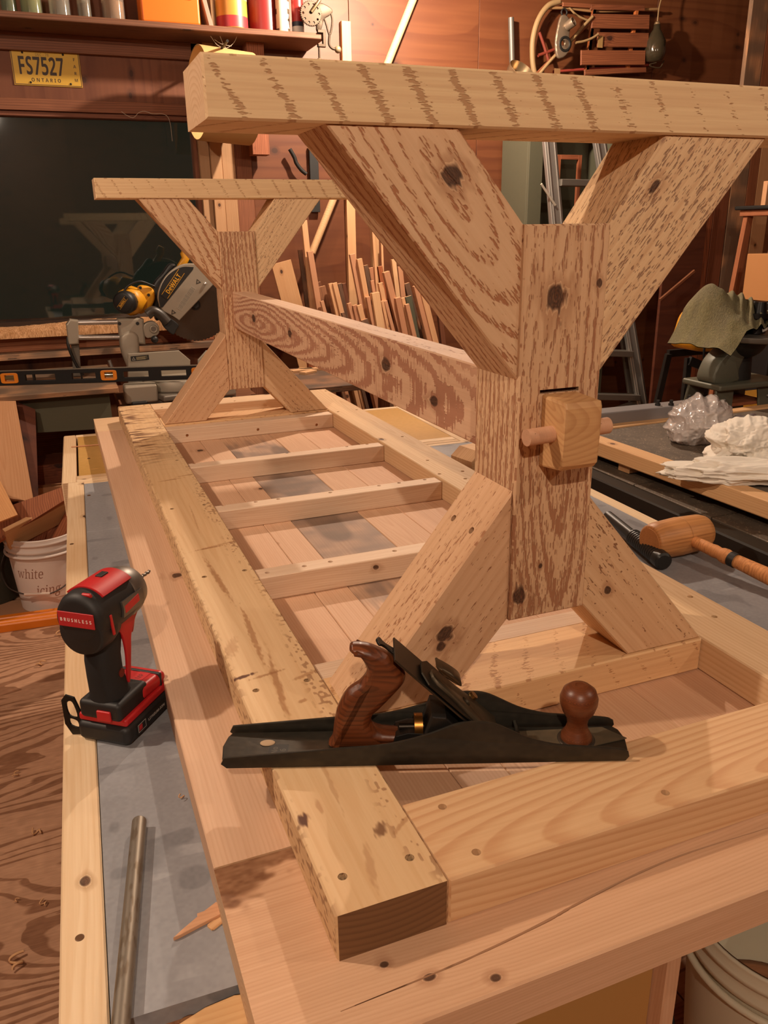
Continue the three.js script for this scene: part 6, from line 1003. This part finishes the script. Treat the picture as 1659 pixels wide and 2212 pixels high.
// =============================================================== offcuts standing in a row against the back wall
{
  const down = (a, b) => { const s = (-.915 - a[1]) / (b[1] - a[1]); return [a[0] + (b[0] - a[0]) * s, -.915, a[2] + (b[2] - a[2]) * s]; };
  const E = tinted(ENDS, 1.05, .9, .78), G = 'offcuts standing against the back wall';
  for (const [a, b, w, t, m, l] of [
    [[1.016,0.465,-3.93], [1.071,0.213,-3.924], 0.1118, 0.0072, tinted(PINE, .8, .62, .46), 'square sheet of tan plywood standing left of the leaning offcuts'],
    [[1.137,0.524,-3.97], [1.163,0.221,-3.964], 0.0219, 0.0192, tinted(GREYED, .6, .46, .36), 'thin dark lath leaning against the tall pale stick by the plywood sheet'],
    [[1.157,0.676,-3.94], [1.186,0.207,-3.934], 0.0316, 0.0240, tinted(PINE, .96, .76, .62), 'tallest pale stick left of the dark gap in the offcut pile'],
    [[1.171,0.517,-3.9], [1.211,0.199,-3.894], 0.0316, 0.0240, tinted(PINK, .86, .68, .58), 'pinkish stick leaning in front of the tallest pale stick'],
    [[1.242,0.327,-3.95], [1.27,0.182,-3.944], 0.0462, 0.0240, tinted(GREYED, .6, .46, .36), 'broad dark board low in the gap, topped with a light edge'],
    [[1.234,0.348,-3.99], [1.259,0.22,-3.984], 0.0364, 0.0192, tinted(BROWN, .45, .32, .26), 'dark board end just behind the broad dark board'],
    [[1.216,0.256,-3.86], [1.23,0.191,-3.854], 0.0194, 0.0192, tinted(PINK, .86, .68, .58), 'short pink stub in front of the broad dark board'],
    [[1.281,0.345,-3.9], [1.316,0.174,-3.894], 0.0243, 0.0216, tinted(PINE, .96, .76, .62), 'pale stick, left one of the close twin pair by the gap'],
    [[1.302,0.348,-3.89], [1.343,0.158,-3.884], 0.0267, 0.0216, tinted(PINE, .96, .76, .62), 'pale stick, right one of the close twin pair by the gap'],
    [[1.352,0.34,-3.95], [1.385,0.145,-3.944], 0.0219, 0.0216, tinted(GREYED, .6, .46, .36), 'dark stick leaning against the right twin stick'],
    [[1.383,0.339,-3.96], [1.403,0.138,-3.954], 0.0267, 0.0216, tinted(BROWN, .45, .32, .26), 'very dark stick between the twin pair and the tall stud'],
    [[1.414,0.497,-3.9], [1.469,0.187,-3.894], 0.0316, 0.0240, tinted(PINK, .86, .68, .58), 'pink stick leaning from the foot of the tall wall stud'],
    [[1.447,0.472,-3.88], [1.506,0.13,-3.874], 0.0292, 0.0288, tinted(PINE, .96, .76, .62), 'pale square stick just right of the stick at the wall stud'],
    [[1.518,0.433,-3.97], [1.551,0.229,-3.964], 0.0243, 0.0240, tinted(GREYED, .6, .46, .36), 'dark-ended stick behind the pale square stick'],
    [[1.555,0.419,-3.98], [1.586,0.232,-3.974], 0.0316, 0.0240, tinted(PINK, .72, .52, .42), 'brown board end in the middle of the offcut pile'],
    [[1.565,0.609,-3.96], [1.582,0.26,-3.954], 0.0146, 0.0144, tinted(PINE, .96, .76, .62), 'thin pale lath rising out of the middle of the offcut pile'],
    [[1.631,0.583,-4], [1.636,0.307,-3.994], 0.0121, 0.0144, tinted(PINE, .96, .76, .62), 'second thin lath, right of the first tall lath'],
    [[1.605,0.425,-3.97], [1.629,0.244,-3.964], 0.0267, 0.0240, tinted(BROWN, 1.15, .74, .5), 'short orange board end beside the thin lath'],
    [[1.606,0.398,-3.88], [1.7,0.035,-3.874], 0.0364, 0.0336, tinted(PINK, .86, .68, .58), 'broad pink board leaning across the right half of the pile'],
    [[1.689,0.461,-3.97], [1.716,0.222,-3.964], 0.0267, 0.0240, tinted(PINE, 1.02, .88, .74), 'whitest upright stick in the offcut pile'],
    [[1.733,0.419,-3.98], [1.755,0.199,-3.974], 0.0292, 0.0240, tinted(PINK, .86, .68, .58), 'upright pink stick right of the whitest one'],
    [[1.521,0.29,-3.84], [1.541,0.142,-3.834], 0.0462, 0.0384, tinted(PINE, 1.02, .88, .74), 'small bright block end lying on top of the front sticks'],
    [[1.563,0.34,-3.86], [1.606,0.116,-3.854], 0.0267, 0.0240, tinted(PINE, .96, .76, .62), 'pale stick in front of the broad pink board'],
    [[1.529,0.352,-3.9], [1.549,0.214,-3.894], 0.0194, 0.0192, tinted(PINK, .86, .68, .58), 'narrow pink stick behind the small bright block'],
    [[1.483,0.268,-3.85], [1.516,0.086,-3.844], 0.0219, 0.0216, tinted(PINK, .86, .68, .58), 'short pink stick at the left of the front row'],
    [[1.524,0.256,-3.85], [1.567,0.072,-3.844], 0.0486, 0.0288, tinted(PINK, .72, .52, .42), 'wide brownish board in the front row of offcuts'],
    [[1.565,0.243,-3.84], [1.605,0.05,-3.834], 0.0170, 0.0192, tinted(PINE, .96, .76, .62), 'narrow pale stick right of the wide brownish board'],
    [[1.585,0.242,-3.84], [1.637,0.043,-3.834], 0.0194, 0.0192, tinted(PINK, .86, .68, .58), 'narrow pink stick, next right of the narrow pale one'],
    [[1.663,0.256,-3.85], [1.711,0.017,-3.844], 0.0340, 0.0288, tinted(PINK, .72, .52, .42), 'brown stick under the broad leaning board'],
    [[1.699,0.253,-3.86], [1.75,0.003,-3.854], 0.0219, 0.0240, tinted(PINE, .96, .76, .62), 'pale stick just left of the grey-green panel piece'],
    [[1.712,0.219,-3.83], [1.766,-0.006,-3.824], 0.0243, 0.0240, tinted(PINK, .86, .68, .58), 'pink stick with a slanted top in front of the grey-green piece'],
    [[1.751,0.257,-3.9], [1.809,-0.016,-3.894], 0.0389, 0.0192, mat([84, 84, 66], .7), 'grey-green painted panel piece standing among the offcuts'],
    [[1.772,0.325,-3.97], [1.805,0.197,-3.964], 0.0316, 0.0240, tinted(GREYED, .6, .46, .36), 'dark wide offcut behind the grey-green piece'],
    [[1.78,0.317,-3.86], [1.875,-0.032,-3.854], 0.0316, 0.0288, tinted(PINK, .86, .68, .58), 'long pink stick, left one of the two at the right end of the pile'],
    [[1.822,0.275,-3.85], [1.913,-0.055,-3.844], 0.0340, 0.0288, tinted(PINE, .96, .76, .62), 'long pale stick, right one of the two at the right end of the pile'],
    [[1.366,0.239,-3.84], [1.395,0.114,-3.834], 0.0219, 0.0216, tinted(PINK, .86, .68, .58), 'little pink stub with a pointed top in front of the wall stud'],
    [[1.395,0.228,-3.83], [1.419,0.108,-3.824], 0.0267, 0.0240, tinted(PINK, .72, .52, .42), 'little brown stub, middle one of the three in front of the stud'],
    [[1.418,0.228,-3.82], [1.449,0.103,-3.814], 0.0292, 0.0240, tinted(PINE, .96, .76, .62), 'little pale stub, right one of the three in front of the stud'],
    [[1.322,0.192,-3.82], [1.339,0.114,-3.814], 0.0194, 0.0192, tinted(GREYED, .6, .46, .36), 'lowest dark stub just showing over the stretcher'],
    [[1.443,0.149,-3.81], [1.461,0.082,-3.804], 0.0389, 0.0240, tinted(GREYED, .6, .46, .36), 'dark block end showing over the middle of the stretcher'],
    [[1.949,0.195,-3.9], [1.986,-0.104,-3.894], 0.0292, 0.0288, tinted(BROWN, .45, .32, .26), 'dark board at the right end of the offcuts, beside the brace'],
  ]) solo('lumber_offcut', l, 'offcut', stick(down(a, b), a, w, t, { b: .0012, slots: 1 }), [m, E], [0, 0, 0], [0, 0, 0], G);
}

scene.traverse(o => { if (o.isMesh) o.castShadow = o.receiveShadow = true; });
renderer.render(scene, camera);
